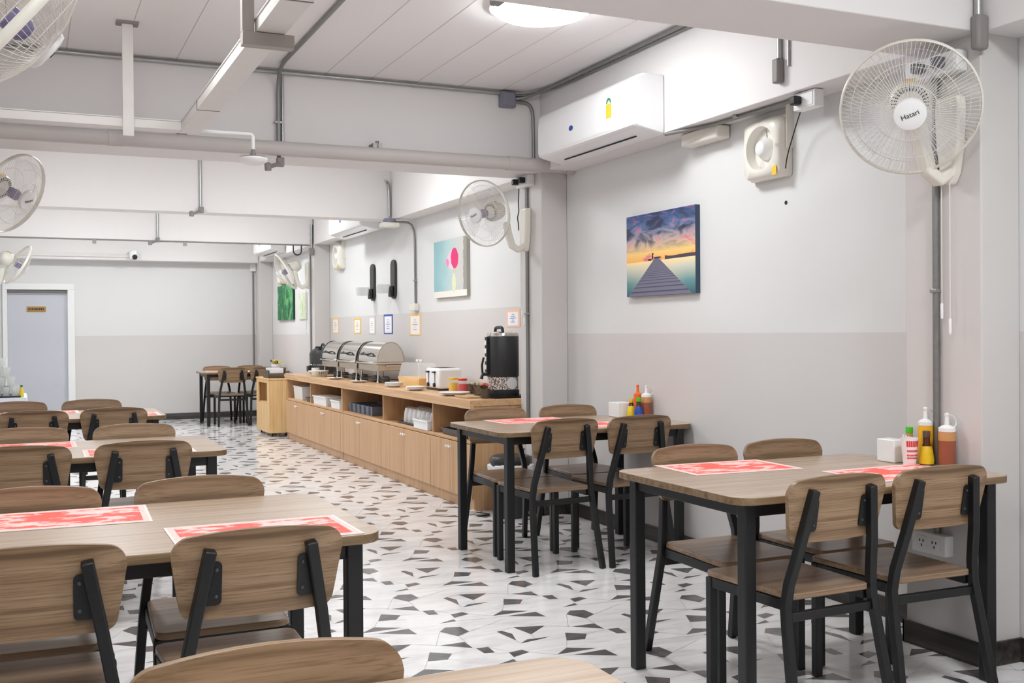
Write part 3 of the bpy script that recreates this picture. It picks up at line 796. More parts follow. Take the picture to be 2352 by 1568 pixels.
db = MB().box(3.355, 3.445, 4.72, 5.06, 2.30, 2.372).build('pipe_cover', MT['cream'], None, bev=.01)
tag(db, 'short cream pipe cover under the long beam beside the large air conditioner', 'pipe cover')

def make_exhaust():
    t = thing('extractor_fan', '', 'extractor fan', group='cream extractor fans')
    Mx = Matrix(((1, 0, 0, 0), (0, 0, 1, 0), (0, 1, 0, 0), (0, 0, 0, 1)))
    MB().prism(rrect(-.165, .165, -.165, .165, .02, 5), 0, .035, 0, Mx).build('back_frame', MT['cream'], t, bev=.004)
    # bulging front shell with a round mouth
    vs = []; fs = []; n = 48
    rings = [('sq', .162, .035), ('sq', .155, .075), ('c', .135, .095), ('c', .118, .09), ('c', .112, .06), ('c', .108, .04)]
    for kind, r, d in rings:
        for k in range(n):
            a = 2*PI*k/n
            if kind == 'sq':
                c, s = math.cos(a), math.sin(a); q = 1/(abs(c)**8+abs(s)**8)**(1/8)
                x, z = r*q*c, r*q*s
                if z < 0: z *= 1.03
            else: x, z = r*math.cos(a), r*math.sin(a)
            vs.append((x, d, z))
    for i in range(len(rings)-1):
        for k in range(n):
            l = (k+1) % n
            fs.append((i*n+l, i*n+k, (i+1)*n+k, (i+1)*n+l))
    MB().add(vs, fs).build('front_shell', MT['cream'], t, smooth=60)
    MB().lathe([(.109, .040), (.10, .030), (.07, .026), (.02, .026)], 40, M=RX(-PI/2)).build('mouth', MT['cream'], t, smooth=60)
    b = MB()
    for k in range(5):
        b.add([(.03, .034, -.02), (.104, .036, -.05), (.104, .046, .03), (.03, .044, .02)], [(0, 1, 2, 3)], 0, RY(2*PI*k/5))
    b.build('blade', MT['tray'], t)
    MB().lathe([(.062, .036), (.060, .055), (.046, .075), (.04, .088), (.03, .095), (.004, .097)], 32, M=RX(-PI/2)).build('hub', MT['white'], t, smooth=60)
    MB().prism(rrect(-.018, .018, -.03, .02, .003, 3), 0, .0012, 0, Mx @ T(-.118, -.128, .0865)).build('energy_sticker', MT['yellow'], t)
    MB().box(-.172, -.164, 0, .045, -.02, .215).build('side_rail', MT['cream'], t)
    return t
ex0 = make_exhaust()
for i, (y, z, lb) in enumerate([(4.37, 2.185, 'cream extractor fan on the white wall beside the large wall fan'), (12.47, 2.19, 'extractor fan under the air conditioner behind the second beam'), (15.6, 2.15, 'far extractor fan near the green picture')]):
    a = ex0 if i == 0 else copy_tree(ex0)
    a.location = (XW, y, z); a.rotation_euler = (0, 0, PI/2); a.scale = (.93, .93, .93)
    tag(a, lb)
hole = MB().lathe([(.011, 0), (.009, .003)], 12, M=T(3.45, 4.27, 1.905) @ RY(-PI/2)).build('wall_plug', MT['ink'], None)
tag(hole, 'tiny dark wall plug below the extractor fan', 'wall plug')

# ------------------------------------------------------------------ wall fans
FD = {}
def fan_meshes():
    R = .245
    def prof_front(t):   # radius -> y, dome in front
        return .012+.09*(1-(t/R)**2)
    f = MB()
    for k in range(96):
        a = 2*PI*k/96; pts = []
        for q in (.058, .10, .15, .19, .22, R):
            aa = a+.5*(q-.058)
            pts.append((q*math.cos(aa), prof_front(q) if q < R else .012, q*math.sin(aa)))
        f.tube(pts, .00085, 4, caps=False)
    for q in (.10, .175):
        f.tube([(q*math.cos(2*PI*k/40), prof_front(q), q*math.sin(2*PI*k/40)) for k in range(40)], .0013, 4, True)
    FD['cage_front'] = (f, 'wire')
    g = MB()
    for k in range(60):
        a = 2*PI*k/60; pts = []
        for q in (.06, .12, .19, .235, R):
            aa = a-.5*(q-.06)
            pts.append((q*math.cos(aa), -.012-.062*(1-(q/R)**2), q*math.sin(aa)))
        g.tube(pts, .00085, 4, caps=False)
    for q in (.06, .14, .21):
        g.tube([(q*math.cos(2*PI*k/40), -.012-.062*(1-(q/R)**2), q*math.sin(2*PI*k/40)) for k in range(40)], .0013, 4, True)
    FD['cage_back'] = (g, 'wire')
    rm = MB()
    prof = [(R, -.014), (R+.006, -.008), (R+.006, .008), (R, .014), (R-.004, 0), (R, -.014)]
    rm.lathe(prof, 72, 0, RX(-PI/2), caps=False)
    FD['rim'] = (rm, 'cream')
    FD['hub_cap'] = (MB().lathe([(.058, .088), (.06, .095), (.056, .108), (.04, .113), (.004, .115)], 32, 0, RX(-PI/2)), 'white')
    b = MB()
    for k in range(3):
        vs = []; nu, nv = 8, 6
        for i in range(nu):
            for j in range(nv):
                q = .03+.185*j/(nv-1); sp = .95*(1-.25*abs(j/(nv-1)-.6)); a = (i/(nu-1)-.5)*sp*1.25
                vs.append((q*math.cos(a), .012+.042*(i/(nu-1)-.5)*(1-.3*j/(nv-1)), q*math.sin(a)))
        fs = [(i*nv+j, (i+1)*nv+j, (i+1)*nv+j+1, i*nv+j+1) for i in range(nu-1) for j in range(nv-1)]
        b.add(vs, fs, 0, RY(2*PI*k/3+.4))
    FD['blade'] = (b, 'blade')
    FD['spinner'] = (MB().lathe([(.032, -.02), (.034, .03), (.02, .045), (.004, .048)], 20, 0, RX(-PI/2)), 'motor')
    m = MB().lathe([(.004, -.21), (.035, -.207), (.06, -.19), (.072, -.15), (.074, -.088), (.066, -.078)], 28, 0, RX(-PI/2))
    FD['motor_housing'] = (m, 'cream')
    v = MB()
    for k in range(28):
        v.box(.046, .068, -.086, -.0775, -.003, .003, 0, RY(2*PI*k/28))
    FD['motor_vents'] = (v, 'ink')
fan_meshes()
def make_fan():
    t = thing('wall_fan', '', 'fan', group='white caged wall fans')
    prof = []
    out = [(-.055, .17), (.055, .17), (.06, .12), (.052, -.02), (.035, -.12), (.012, -.165), (-.012, -.165), (-.035, -.12), (-.052, -.02), (-.06, .12)]
    Mx = Matrix(((1, 0, 0, 0), (0, 0, 1, 0), (0, 1, 0, 0), (0, 0, 0, 1)))
    MB().prism(out, 0, .05, 0, Mx).build('wall_bracket', MT['cream'], t, bev=.014, seg=3)
    MB().path_bar([(0, .03, -.11), (0, .09, -.15), (0, .14, -.12), (0, .17, -.03), (0, .19, .06)], .055, .05).build('arm', MT['cream'], t, bev=.012, seg=3)
    MB().box(-.02, .02, 0, .004, -.03, .03, 0, T(0, .164, -.09) @ RX(-.25)).build('control_face', MT['tanface'], t, bev=.003)
    for s, l in ((-.018, .52), (.022, .46)):
        o = MB().tube([(s, .05, -.16), (s, .05, -.16-l)], .0022, 6).build('pull_cord', MT['wire'], t)
        MB().lathe([(.004, 0), (.0055, .01), (.0055, .055), (.003, .06)], 10, M=T(s, .05, -.16-l-.055)).build('cord_handle', MT['white'], o)
    for k, (mb, mt) in FD.items():
        o = mb.build(k, MT[mt], t, smooth=50)
        o['head'] = 1
    o = text('brand_lettering', 'Hatari', .026, MT['ink'], t, Matrix.Identity(4)); o['head'] = 2
    MB().box(-.022, .022, -.165, -.105, .0715, .0745).build('energy_sticker', MT['yellow'], t)['head'] = 1
    return t
# mount (x, y, z), wall turn, head offset in wall frame (along, out, up), pan, tilt
def aim(t, off, pan, tilt):
    A = T(*off) @ RZ(pan) @ RX(-tilt)
    for c in kids(t):
        if c.get('head') == 1: c.matrix_local = A
        elif c.get('head') == 2: c.matrix_local = A @ T(0, .1155, 0) @ Matrix(((-1, 0, 0, 0), (0, 0, 1, 0), (0, 1, 0, 0), (0, 0, 0, 1))) @ RZ(.35)
f0 = make_fan()
R_ = math.radians
FANS = [(XP, 3.02, 1.985, PI/2, (-.03, .26, .105), 45, 24, 'large wall fan on the grey pillar beside the pillar table'),
        (XP, 6.84, 1.99, PI/2, (-.06, .40, .11), 26, 12, 'wall fan on the pillar at the end of the buffet'),
        (XP, 13.25, 2.0, PI/2, (.10, .28, .05), -6, 30, 'far wall fan seen edge-on near the green picture'),
        (XLP, 3.0, 2.0, -PI/2, (0, .40, .07), 15, 38, 'close-up wall fan cut by the top corner of the picture'),
        (XLP, 7.02, 1.99, -PI/2, (.0, .36, .13), -36, 26, 'wall fan on the opposite side seen against the second beam'),
        (XLP, 13.2, 1.97, -PI/2, (.0, .34, .10), 18, 30, 'small far wall fan turned towards the back door')]
for i, (x, y, z, rz, off, pan, tilt, lb) in enumerate(FANS):
    t = f0 if i == 0 else copy_tree(f0)
    t.location = (x, y, z); t.rotation_euler = (0, 0, rz)
    if i == 1: t.scale = (.92, .92, .92)
    aim(t, off, R_(pan), R_(tilt))
    tag(t, lb)

# ------------------------------------------------------------------ pictures, notices, wall things
def canvas(name, label, yc, zc, w, h, mat, side, d=.032, cat='picture'):
    x = XW
    m = MB().quad_uv([(x-d-.0006, yc+w/2, zc-h/2), (x-d-.0006, yc-w/2, zc-h/2), (x-d-.0006, yc-w/2, zc+h/2), (x-d-.0006, yc+w/2, zc+h/2)], 0)
    m.box(x-d, x-.001, yc-w/2, yc+w/2, zc-h/2, zc+h/2, 1)
    return tag(m.build(name, [MT[mat], MT[side]], smooth=0), label, cat, 'canvas pictures')
MT['pier_side'] = plain('dark_blue_canvas_edge', (58, 74, 96), .6)
MT['bamboo_side'] = plain('dark_green_canvas_edge', (24, 70, 46), .6)
MT['tulip_side'] = plain('beige_canvas_edge', (176, 172, 162), .6)
canvas('canvas_picture', 'canvas picture of a wooden pier at sunset on the white wall', 5.39, 1.732, .75, .495, 'pier', 'pier_side')
canvas('canvas_picture', 'canvas picture of a pink tulip in a vase', 8.82, 1.842, .80, .51, 'tulip', 'tulip_side')
canvas('canvas_picture', 'dark green leafy picture on the far wall', 15.42, 1.725, 1.0, .50, 'bamboo', 'bamboo_side')
canvas('canvas_picture', 'pale picture of green grass blades beside the leafy picture', 14.42, 1.65, .42, .36, 'grass', 'white', .02)
NOT = [(12.77, 1.367, .27, .19, 'sofit_orange', 'paper', 'orange notice first from the far pillar', ['inkbrown']),
       (11.83, 1.355, .27, .175, 'yellow', 'paper', 'yellow notice with a brown figure', ['inkbrown', 'yellow']),
       (11.26, 1.36, .24, .20, 'greypaper', 'paper', 'pale grey notice beside the blue-framed one', ['greypaper', 'inkbrown']),
       (10.69, 1.365, .30, .205, 'blue', 'paper', 'white notice in a blue frame above the chafing dishes', ['inkblue']),
       (9.84, 1.352, .32, .21, 'sofit_orange', 'paper', 'large yellow-framed notice under the socket box', ['inkbrown', 'greypaper']),
       (7.545, 1.38, .25, .135, 'peachpaper', 'paper', 'orange-headed notice behind the black urn', ['inkblue'])]
for y, z, w_, h_, fr, pa, lb, marks in NOT:
    t = thing('notice', lb, 'notice', (XW, y, z), PI/2, 'notices taped above the buffet')
    MB().box(-w_/2, w_/2, .0005, .003, -h_/2, h_/2).build('frame', MT[fr], t, smooth=0)
    MB().box(-w_/2+.03, w_/2-.03, .003, .0042, -h_/2+.012, h_/2-.02).build('sheet', MT[pa], t, smooth=0)
    k = MB()
    for q in range(5):
        zz = h_*(.22-.11*q); ww = w_*(.08+.07*((q*7) % 3))
        k.box(-ww, ww, .0042, .0048, zz-.0035, zz+.0035, q % len(marks))
    k.build('printed_marks', [MT[m] for m in marks], t, smooth=0)
def make_dispenser():
    t = thing('cup_dispenser', '', 'dispenser', group='black dispensers on the wall')
    Mx = Matrix(((1, 0, 0, 0), (0, 0, 1, 0), (0, 1, 0, 0), (0, 0, 0, 1)))
    MB().prism(rrect(-.07, .07, -.2, .2, .068, 10), 0, .028, 0, Mx).build('back_plate', MT['charcoal'], t, bev=.005)
    MB().box(-.05, .05, .028, .06, -.18, -.07).build('nozzle', MT['black'], t, bev=.01)
    MB().lathe([(.062, -.04), (.072, .05)], 20, M=T(0, .13, -.105), caps=False).lathe([(.062, -.04), (.002, -.04)], 20, M=T(0, .13, -.105), caps=False).build('clear_cup', MT['cupclear'], t)
    return t
d0 = make_dispenser()
for i, (y, lb) in enumerate([(11.18, 'black wall dispenser with a clear cup, next to the far pillar'), (10.46, 'black wall dispenser with a clear cup, next to the curved conduit')]):
    a = d0 if i == 0 else copy_tree(d0)
    a.location = (XW, y, 1.823); a.rotation_euler = (0, 0, PI/2); tag(a, lb)
ou = thing('wall_outlet', 'white double outlet box low on the grey pillar', 'outlet', (XP, 3.12, .432), PI/2)
MB().box(-.085, .085, 0, .045, -.04, .04).build('housing', MT['white'], ou, bev=.004)
for s in (-.032, .032):
    MB().box(s-.024, s+.024, .045, .048, -.026, .026).build('face_plate', MT['frame'], ou, bev=.001)
    k = MB()
    for a, b in ((-.009, .008), (.009, .008), (0, -.010)): k.box(s+a-.0022, s+a+.0022, .048, .0492, b-.005, b+.005)
    k.build('slots', MT['ink'], ou, smooth=0)
o2 = thing('wall_outlet', 'white outlet box with black cables behind the wall table', 'outlet', (XP, 6.86, .45), PI/2)
MB().box(-.06, .06, 0, .045, -.055, .055).build('housing', MT['white'], o2, bev=.004)
for s in (-.03, .01):
    MB().tube(smooth_path([(s, .05, 0), (s, .07, -.05), (s-.04, .06, -.18), (s-.06, .05, -.40)], .05), .004, 6).build('cable', MT['cable'], o2)
cc = thing('security_camera', 'small white security camera on the far beam', 'camera', (1.436, 16.45, 2.42))
MB().lathe([(.055, -.06), (.06, -.02), (.06, .03), (.05, .055), (.004, .06)], 20, M=T(0, -.06, .02)).build('body', MT['white'], cc)
MB().lathe([(.036, 0), (.036, .02), (.03, .035), (.004, .04)], 20, M=T(.01, -.11, -.015) @ RX(PI/2+.35)).build('lens', MT['ink'], cc)
tk = tag(MB().box(-.62, 1.38, 16.43, 16.449, 2.40, 2.445).build('trunking', MT['tray'], None), 'white cable trunking leading to the security camera', 'trunking')

# ------------------------------------------------------------------ buffet counter
def cabinet(label, ya, yb, divs, doors, end_near):
    t = thing('buffet_cabinet', label, 'cabinet', (2.885, ya, 0), 0, 'buffet cabinets')
    L = yb-ya; D = .55
    for y in [.009]+[d-ya for d in divs]+[L-.009]:
        mid = .1 < y < L-.1
        MB().box(.004 if mid else 0, D, y-.009, y+.009, .4955 if mid else .0, .7245).build('divider' if mid else 'side_panel', MT['counter'], t, bev=.001)
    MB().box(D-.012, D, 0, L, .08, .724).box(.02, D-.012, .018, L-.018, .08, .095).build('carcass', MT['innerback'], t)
    MB().box(.004, D-.012, .0185, L-.0185, .47, .495).build('shelf', MT['countertop'], t, bev=.001)
    MB().box(.006, .022, .0185, L-.0185, .001, .08).build('plinth', MT['counter'], t, bev=.001)
    MB().box(-.03, D, -.012 if end_near else 0, L, .745, .79).box(-.03, .0, -.012 if end_near else 0, L, .7255, .745).box(.0, D, 0, L, .7255, .745).build('worktop', MT['countertop'], t, bev=.003)
    for i in range(len(doors)-1):
        y0, y1 = doors[i]-ya, doors[i+1]-ya
        d = MB().box(-.018, -.0005, y0+.0025, y1-.0025, .084, .468).build('door', MT['counter'], t, bev=.0015)
        ky = y1-.03 if i % 2 == 0 else y0+.03
        MB().lathe([(.006, 0), (.006, .012), (.011, .016), (.010, .024), (.002, .026)], 12, M=T(-.018, ky, .425) @ RY(-PI/2)).build('knob', MT['white'], d)
    return t
cabinet('buffet cabinet with the black urn, closer half of the counter', 7.0, 10.474, [7.85, 9.13], [7.0, 7.43, 7.85, 8.49, 9.13, 9.80, 10.474], True)
cabinet('buffet cabinet with the chafing dishes, far half of the counter', 10.48, 12.95, [11.79], [10.48, 11.14, 11.79, 12.37, 12.95], False)
CT = .7905; SH = .4955

# chafing dishes
def make_chafer():
    t = thing('chafing_dish', '', 'chafing dish', group='roll-top chafing dishes')
    L, a, h = .66, .138, .195
    def half(n=18, k=1.0): return [(-a*k*math.cos(PI*i/n), .20+h*k*math.sin(PI*i/n)) for i in range(n+1)]
    Mx = Matrix(((1, 0, 0, 0), (0, 0, 1, 0), (0, 1, 0, 0), (0, 0, 0, 1)))
    p = half()
    MB().prism(p, -L/2, L/2, 0, Mx).build('lid', MT['chrome'], t, smooth=40, bev=.006)
    for s in (-1, 1):
        MB().prism(half(18, 1.02)+list(reversed(half(18, .96))), s*L/2-(.03 if s > 0 else .006), s*L/2+.006, 0, Mx).build('lid_band', MT['black'] if s > 0 else MT['satin'], t, smooth=40)
    MB().tube(smooth_path([(-a*.93, -.13, .285), (-a-.035, -.12, .275), (-a-.035, .12, .275), (-a*.93, .13, .285)], .03), .008, 8).build('lid_handle', MT['black'], t, smooth=60)
    MB().box(-a-.012, a+.012, -L/2-.012, L/2+.012, .182, .200).build('rim', MT['chrome'], t, bev=.004)
    MB().box(-a+.005, a-.005, -L/2+.01, L/2-.01, .115, .182).build('water_pan', MT['satin'], t, bev=.01)
    MB().tube(smooth_path([(-.05, -L/2-.01, .165), (-.05, -L/2-.035, .165), (.09, -L/2-.035, .165), (.09, -L/2-.01, .165)], .012), .007, 8).build('side_handle', MT['chrome'], t, smooth=60)
    for sx in (-1, 1):
        for sy in (-1, 1):
            MB().tube([(sx*(a-.03), sy*(L/2-.06), .12), (sx*(a-.02), sy*(L/2-.05), .012)], .008, 8).lathe([(.012, 0), (.014, .006), (.008, .016)], 10, M=T(sx*(a-.02), sy*(L/2-.05), .0005)).build('leg', MT['chrome'], t, smooth=60)
    for sy in (-1, 1):
        MB().lathe([(.04, .001), (.042, .05), (.03, .058), (.004, .06)], 16, M=T(0, sy*.16, 0)).build('fuel_burner', MT['steel_dk'], t)
    MB().box(-a+.04, a-.04, -L/2+.06, L/2-.06, .028, .034).build('lower_shelf', MT['charcoal'], t, bev=.002)
    return t
h0 = make_chafer()
for i, (y, lb) in enumerate([(10.13, 'steel roll-top chafing dish with its plain round end fully visible'), (10.86, 'middle steel roll-top chafing dish of the three'), (11.59, 'steel roll-top chafing dish beside the black machine')]):
    a = h0 if i == 0 else copy_tree(h0)
    a.location = (3.185, y, CT); tag(a, lb)
def plate(label, x, y, z, r=.1, group='white plates on the counter', spoon=False):
    o = MB().lathe([(r*.55, 0), (r*.6, .004), (r*.98, .016), (r, .018), (r*.97, .0195), (r*.58, .008), (.002, .007)], 28).build('plate', MT['white'], None, loc=(x, y, z), smooth=60)
    return tag(o, label, 'plate', group)
def spoon(label, x, y, z, rz=0):
    t = MB().tube([(-.09, 0, .012), (0, 0, .008), (.05, 0, .004)], .004, 6)
    t.lathe([(.002, -.004), (.02, 0), (.022, .003), (.002, .006)], 12, M=T(.07, 0, .0035) @ Matrix.Diagonal((1.4, 1, 1, 1)))
    o = t.build('serving_spoon', MT['chrome'], None, loc=(x, y, z)); o.rotation_euler = (0, 0, rz)
    return tag(o, label, 'spoon', 'serving spoons')
plate('white plate with a spoon by the middle chafing dish', 2.955, 10.98, CT, .085)
plate('white plate with a spoon by the closest chafing dish', 2.955, 10.12, CT, .085)
spoon('steel serving spoon on the plate by the middle chafing dish', 2.955, 10.98, CT+.0095, 1.2)
spoon('steel serving spoon on the plate by the closest chafing dish', 2.955, 10.12, CT+.0095, 1.2)
for x, y, n, lb in ((2.985, 9.10, 4, 'beside the peach tray'), (2.965, 8.46, 3, 'in front of the toaster')):
    for k in range(n):
        nm = {0: 'lowest', n-1: 'topmost'}.get(k, 'middle' if n == 3 else ('second' if k == 1 else 'third'))
        plate('white plate %s, %s of the stack' % (lb, nm), x, y, CT+.0078*k, .085, 'stacked small plates '+lb)
for k in range(2):
    plate('large white plate by the brown pot, %s of two' % ('lower', 'upper')[k], 2.985, 7.62, CT+.008*k, .12, 'large plates near the urn')
# white openwork basket, utensils, black machine
t = thing('bread_basket', 'round white openwork basket by the far chafing dish', 'basket', (2.975, 11.76, CT))
b = MB().lathe([(.085, 0), (.09, .008), (.085, .01), (.002, .008)], 28)
for k in range(28):
    a = 2*PI*k/28; b.bar((.086*math.cos(a), .086*math.sin(a), .008), (.108*math.cos(a), .108*math.sin(a), .06), .006, .004)
b.build('wall', MT['cream'], t); MB().lathe([(.104, .056), (.114, .06), (.114, .07), (.106, .068)], 32).build('rim', MT['cream'], t)
t = thing('mug', 'white mug with black utensils at the far counter end', 'mug', (3.02, 12.08, CT))
MB().lathe([(.038, 0), (.045, .01), (.045, .09), (.041, .09), (.04, .015), (.002, .012)], 24).build('body', MT['white'], t)
for a in (-.4, .1, .5): MB().tube([(.01*a, .02*a, .014), (.06*a, .06, .15)], .006, 6).build('utensil', MT['black'], t)
t = thing('rice_warmer', 'black machine with knobs beside the far chafing dish', 'appliance', (3.23, 12.55, CT))
MB().lathe([(.14, 0), (.155, .02), (.16, .24), (.145, .28), (.09, .31), (.002, .32)], 28).build('body', MT['charcoal'], t)
MB().tube(arc((0, 0, .27), 0, PI, .09, (0, 1, 0), (0, 0, 1), 10), .011, 8).build('handle', MT['black'], t, smooth=60)
MB().lathe([(.158, .10), (.165, .105), (.165, .115), (.158, .12)], 28, caps=False).build('band', MT['steel'], t)
for y in (-.09, -.03, .05): MB().lathe([(.012, 0), (.02, .03), (.02, .05), (.004, .055)], 12, M=T(-.06, y, .275)).build('knob', MT['black'], t)
MB().box(-.19, -.14, -.05, .05, .03, .10).build('tap_block', MT['black'], t, bev=.008)
# peach tray with clear cover
t = thing('peach_tray', 'peach plastic bread box under a clear cover', 'tray', (3.20, 9.05, CT))
def tub(x, y, h, fl=1.12, wt=.004):
    o = MB()
    def ring(s, z): return [(-x*s, -y*s, z), (x*s, -y*s, z), (x*s, y*s, z), (-x*s, y*s, z)]
    v = ring(1, 0)+ring(fl, h)+ring(fl-wt/x, h)+ring(1-wt/x, wt)
    o.add(v, [(3, 2, 1, 0)]+[(i+4*k, (i+1) % 4+4*k, (i+1) % 4+4*k+4, i+4*k+4) for k in range(3) for i in range(4)]+[(12, 13, 14, 15)])
    return o
tub(.09, .26, .085).build('tub', MT['peach'], t, bev=.004)
t = thing('food_cover', 'clear plastic cover with white knobs standing on the peach tray', 'food cover', (3.20, 9.05, CT+.086))
MB().add([(-.1, -.28, 0), (.1, -.28, 0), (.1, .28, 0), (-.1, .28, 0), (-.08, -.24, .13), (.08, -.24, .13), (.08, .24, .13), (-.08, .24, .13)], [(0, 1, 5, 4), (1, 2, 6, 5), (2, 3, 7, 6), (3, 0, 4, 7), (4, 5, 6, 7)]).build('dome', MT['clear'], t, bev=.01)
for y in (-.20, -.11): MB().lathe([(.006, 0), (.007, .012), (.014, .018), (.012, .03), (.002, .033)], 14, M=T(-.05, y, .13)).build('knob', MT['white'], t)
# toaster
t = thing('toaster', 'white four-slot toaster with two black knobs', 'toaster', (3.21, 8.45, CT))
MB().box(-.105, .105, -.16, .16, .012, .185).build('body', MT['gloss'], t, bev=.022, seg=3)
MB().box(-.10, .10, -.15, .15, .001, .014).build('base', MT['black'], t)
sl = MB()
for y in (-.105, -.045, .045, .105): sl.box(-.07, .07, y-.014, y+.014, .1845, .1862)
sl.build('slots', MT['dim'], t, smooth=0)
for y in (-.075, .075):
    MB().box(-.109, -.104, y-.005, y+.005, .05, .16).build('lever_slot', MT['grille'], t)
    MB().box(-.128, -.105, y-.022, y+.022, .145, .158).build('lever', MT['black'], t, bev=.004)
    MB().lathe([(.018, 0), (.017, .015), (.002, .017)], 16, M=T(-.105, y, .045) @ RY(-PI/2)).build('knob', MT['black'], t)
def jar(label, x, y, mat):
    t = thing('preserve_jar', label, 'jar', (x, y, CT))
    MB().lathe([(.036, .001), (.042, .008), (.042, .085), (.034, .1), (.034, .105)], 24).build('glass', MT['jarglass'], t)
    MB().lathe([(.034, .003), (.040, .009), (.040, .08), (.002, .081)], 24).build('filling', MT[mat], t)
    MB().lathe([(.037, .104), (.037, .118), (.034, .121), (.002, .121)], 24).build('lid', MT[mat], t)
jar('glass jar of yellow preserve beside the toaster', 3.115, 7.97, 'yfruit'); jar('glass jar of red preserve beside the dark basket', 3.115, 7.78, 'rfruit')
t = thing('packet_basket', 'dark woven basket of packets in front of the wall', 'basket', (3.24, 7.72, CT))
tub(.055, .13, .075).build('wall', MT['basket'], t, bev=.003)
for k in range(9): MB().box(-.03, .03, -.11+.027*k, -.092+.027*k, .012, .085, 0, RZ(.06*((k*5) % 4-1.5))).build('packet', MT[('label', 'white', 'potbrown')[k % 3]], t)
t = thing('flower_pot', 'small brown pot of pink flowers in front of the urn', 'flower pot', (3.045, 7.165, CT))
MB().lathe([(.026, 0), (.03, .01), (.037, .07), (.033, .07), (.03, .055), (.002, .055)], 20).build('pot', MT['potbrown'], t)
for k in range(9):
    a = k*2.4; r_ = .008+.003*k
    o = MB()
    for q in range(6):
        c = 2*PI*q/6; o.add([(0, 0, 0), (.012*math.cos(c-.4), .012*math.sin(c-.4), .006), (.018*math.cos(c), .018*math.sin(c), .008), (.012*math.cos(c+.4), .012*math.sin(c+.4), .006)], [(0, 1, 2, 3)])
    o2_ = o.build('flower', MT['pinkfl'], t, smooth=0); o2_.location = (r_*math.cos(a), r_*math.sin(a), .085+.004*((k*7) % 5)); o2_.rotation_euler = (.5*math.sin(a), -.5*math.cos(a), a)
st = MB()
for k in range(9):
    a = k*2.4; r_ = .008+.003*k; st.tube([(0, 0, .05), (r_*math.cos(a), r_*math.sin(a), .085+.004*((k*7) % 5))], .0018, 5)
st.build('stem', MT['leaf'], t)
bd = MB().prism(rrect(-.06, .06, -.13, .13, .02), 0, .012).build('cutting_board', MT['board'], None, loc=(2.975, 7.33, CT), bev=.002)
tag(bd, 'small wooden board at the corner of the counter by the urn', 'board')
t = thing('serving_tray', 'flat black tray under the black urn', 'tray', (3.235, 7.27, CT))
tub(.15, .19, .014, 1.05, .006).build('tray', MT['black'], t, bev=.003)
t = thing('beverage_urn', 'tall black beverage urn with tap, badge and striped gauge', 'urn', (3.235, 7.27, CT+.0065))
MB().lathe([(.118, 0), (.122, .01), (.122, .045), (.112, .05)], 36).build('foot', MT['charcoal'], t)
MB().lathe([(.113, .05), (.115, .052), (.115, .143), (.113, .145)], 36).build('label_band', MT['beans'] if 'beans' in MT else MT['grille'], t)
MB().lathe([(.118, .145), (.12, .15), (.12, .44), (.118, .445), (.10, .45)], 36).build('body', MT['charcoal'], t)
MB().lathe([(.119, .445), (.121, .45), (.116, .468), (.09, .478)], 36).build('lid', MT['chrome'], t)
MB().tube(smooth_path([(-.03, -.07, .475), (-.03, -.06, .51), (-.03, .06, .51), (-.03, .07, .475)], .03), .012, 8).build('lid_handle', MT['black'], t, smooth=60)
MB().box(-.138, -.115, -.02, .02, .18, .44).build('gauge_back', MT['black'], t, bev=.003)
g = MB()
for k in range(4): g.box(-.1415, -.138, -.014, .014, .20+.06*k, .235+.06*k)
g.build('gauge', MT['white'], t, bev=.002)
MB().tube([(-.11, 0, .165), (-.165, 0, .165), (-.175, 0, .13)], .014, 10).build('tap', MT['black'], t, smooth=60)
MB().path_bar([(-.165, 0, .17), (-.17, 0, .23), (-.155, 0, .29)], .016, .014, (0, 1, 0)).build('tap_lever', MT['black'], t, bev=.003)
Mb = RZ(R_(-115)) @ T(.116, 0, .097) @ RY(PI/2)
MB().lathe([(.044, -.006), (.044, .002), (.002, .0025)], 28, M=RZ(R_(-78)) @ T(.1135, 0, .097) @ RY(PI/2)).build('badge', MT['white'], t)

# things on the shelf
def tubthing(name, label, cat, x, y, z, hx, hy, h, mat, group=None, fl=1.08):
    t = thing(name, label, cat, (x, y, z), 0, group)
    tub(hx, hy, h, fl).build('body', MT[mat], t, bev=.003)
    MB().box(-hx*fl-.006, hx*fl+.006, -hy*fl-.006, -hy*fl+.002, h-.012, h+.001).box(-hx*fl-.006, hx*fl+.006, hy*fl-.002, hy*fl+.006, h-.012, h+.001).box(-hx*fl-.006, -hx*fl+.002, -hy*fl, hy*fl, h-.012, h+.001).box(hx*fl-.002, hx*fl+.006, -hy*fl, hy*fl, h-.012, h+.001).build('rim', MT[mat], t, bev=.002)
    return t
tubthing('storage_bin', 'tall white plastic bin on the shelf next to the pine cart', 'bin', 3.03, 12.55, SH, .10, .20, .155, 'white')
tubthing('storage_crate', 'low dark crate on the shelf beside the tall white bin', 'crate', 3.05, 12.02, SH, .12, .10, .05, 'darkcrate')
tubthing('storage_crate', 'wide white crate with a paper bundle on the shelf', 'crate', 2.99, 11.42, SH, .09, .26, .095, 'white')
nb = MB()
for k in range(5): nb.box(-.07, .07, -.21, .21, .014+.016*k, .028+.016*k, 0, RZ(.03*((k*3) % 4-1.5)))
tag(nb.build('paper_bundle', MT['paper'], None, loc=(2.99, 11.42, SH), bev=.004), 'white paper bundle lying in the wide white crate', 'paper')
tubthing('storage_crate', 'small white crate on the shelf at the cabinet joint', 'crate', 2.975, 10.80, SH, .07, .16, .085, 'white')
t = thing('cutlery_organiser', 'blue-grey slotted organiser tray on the shelf', 'organiser', (3.08, 10.0, SH))
tub(.14, .38, .085, 1.03).build('body', MT['greytray'], t, bev=.004)
rb_ = MB()
for k in range(5): rb_.tube([(-.138-.006, -.30+.15*k, .006), (-.142-.006, -.30+.15*k, .08)], .012, 8)
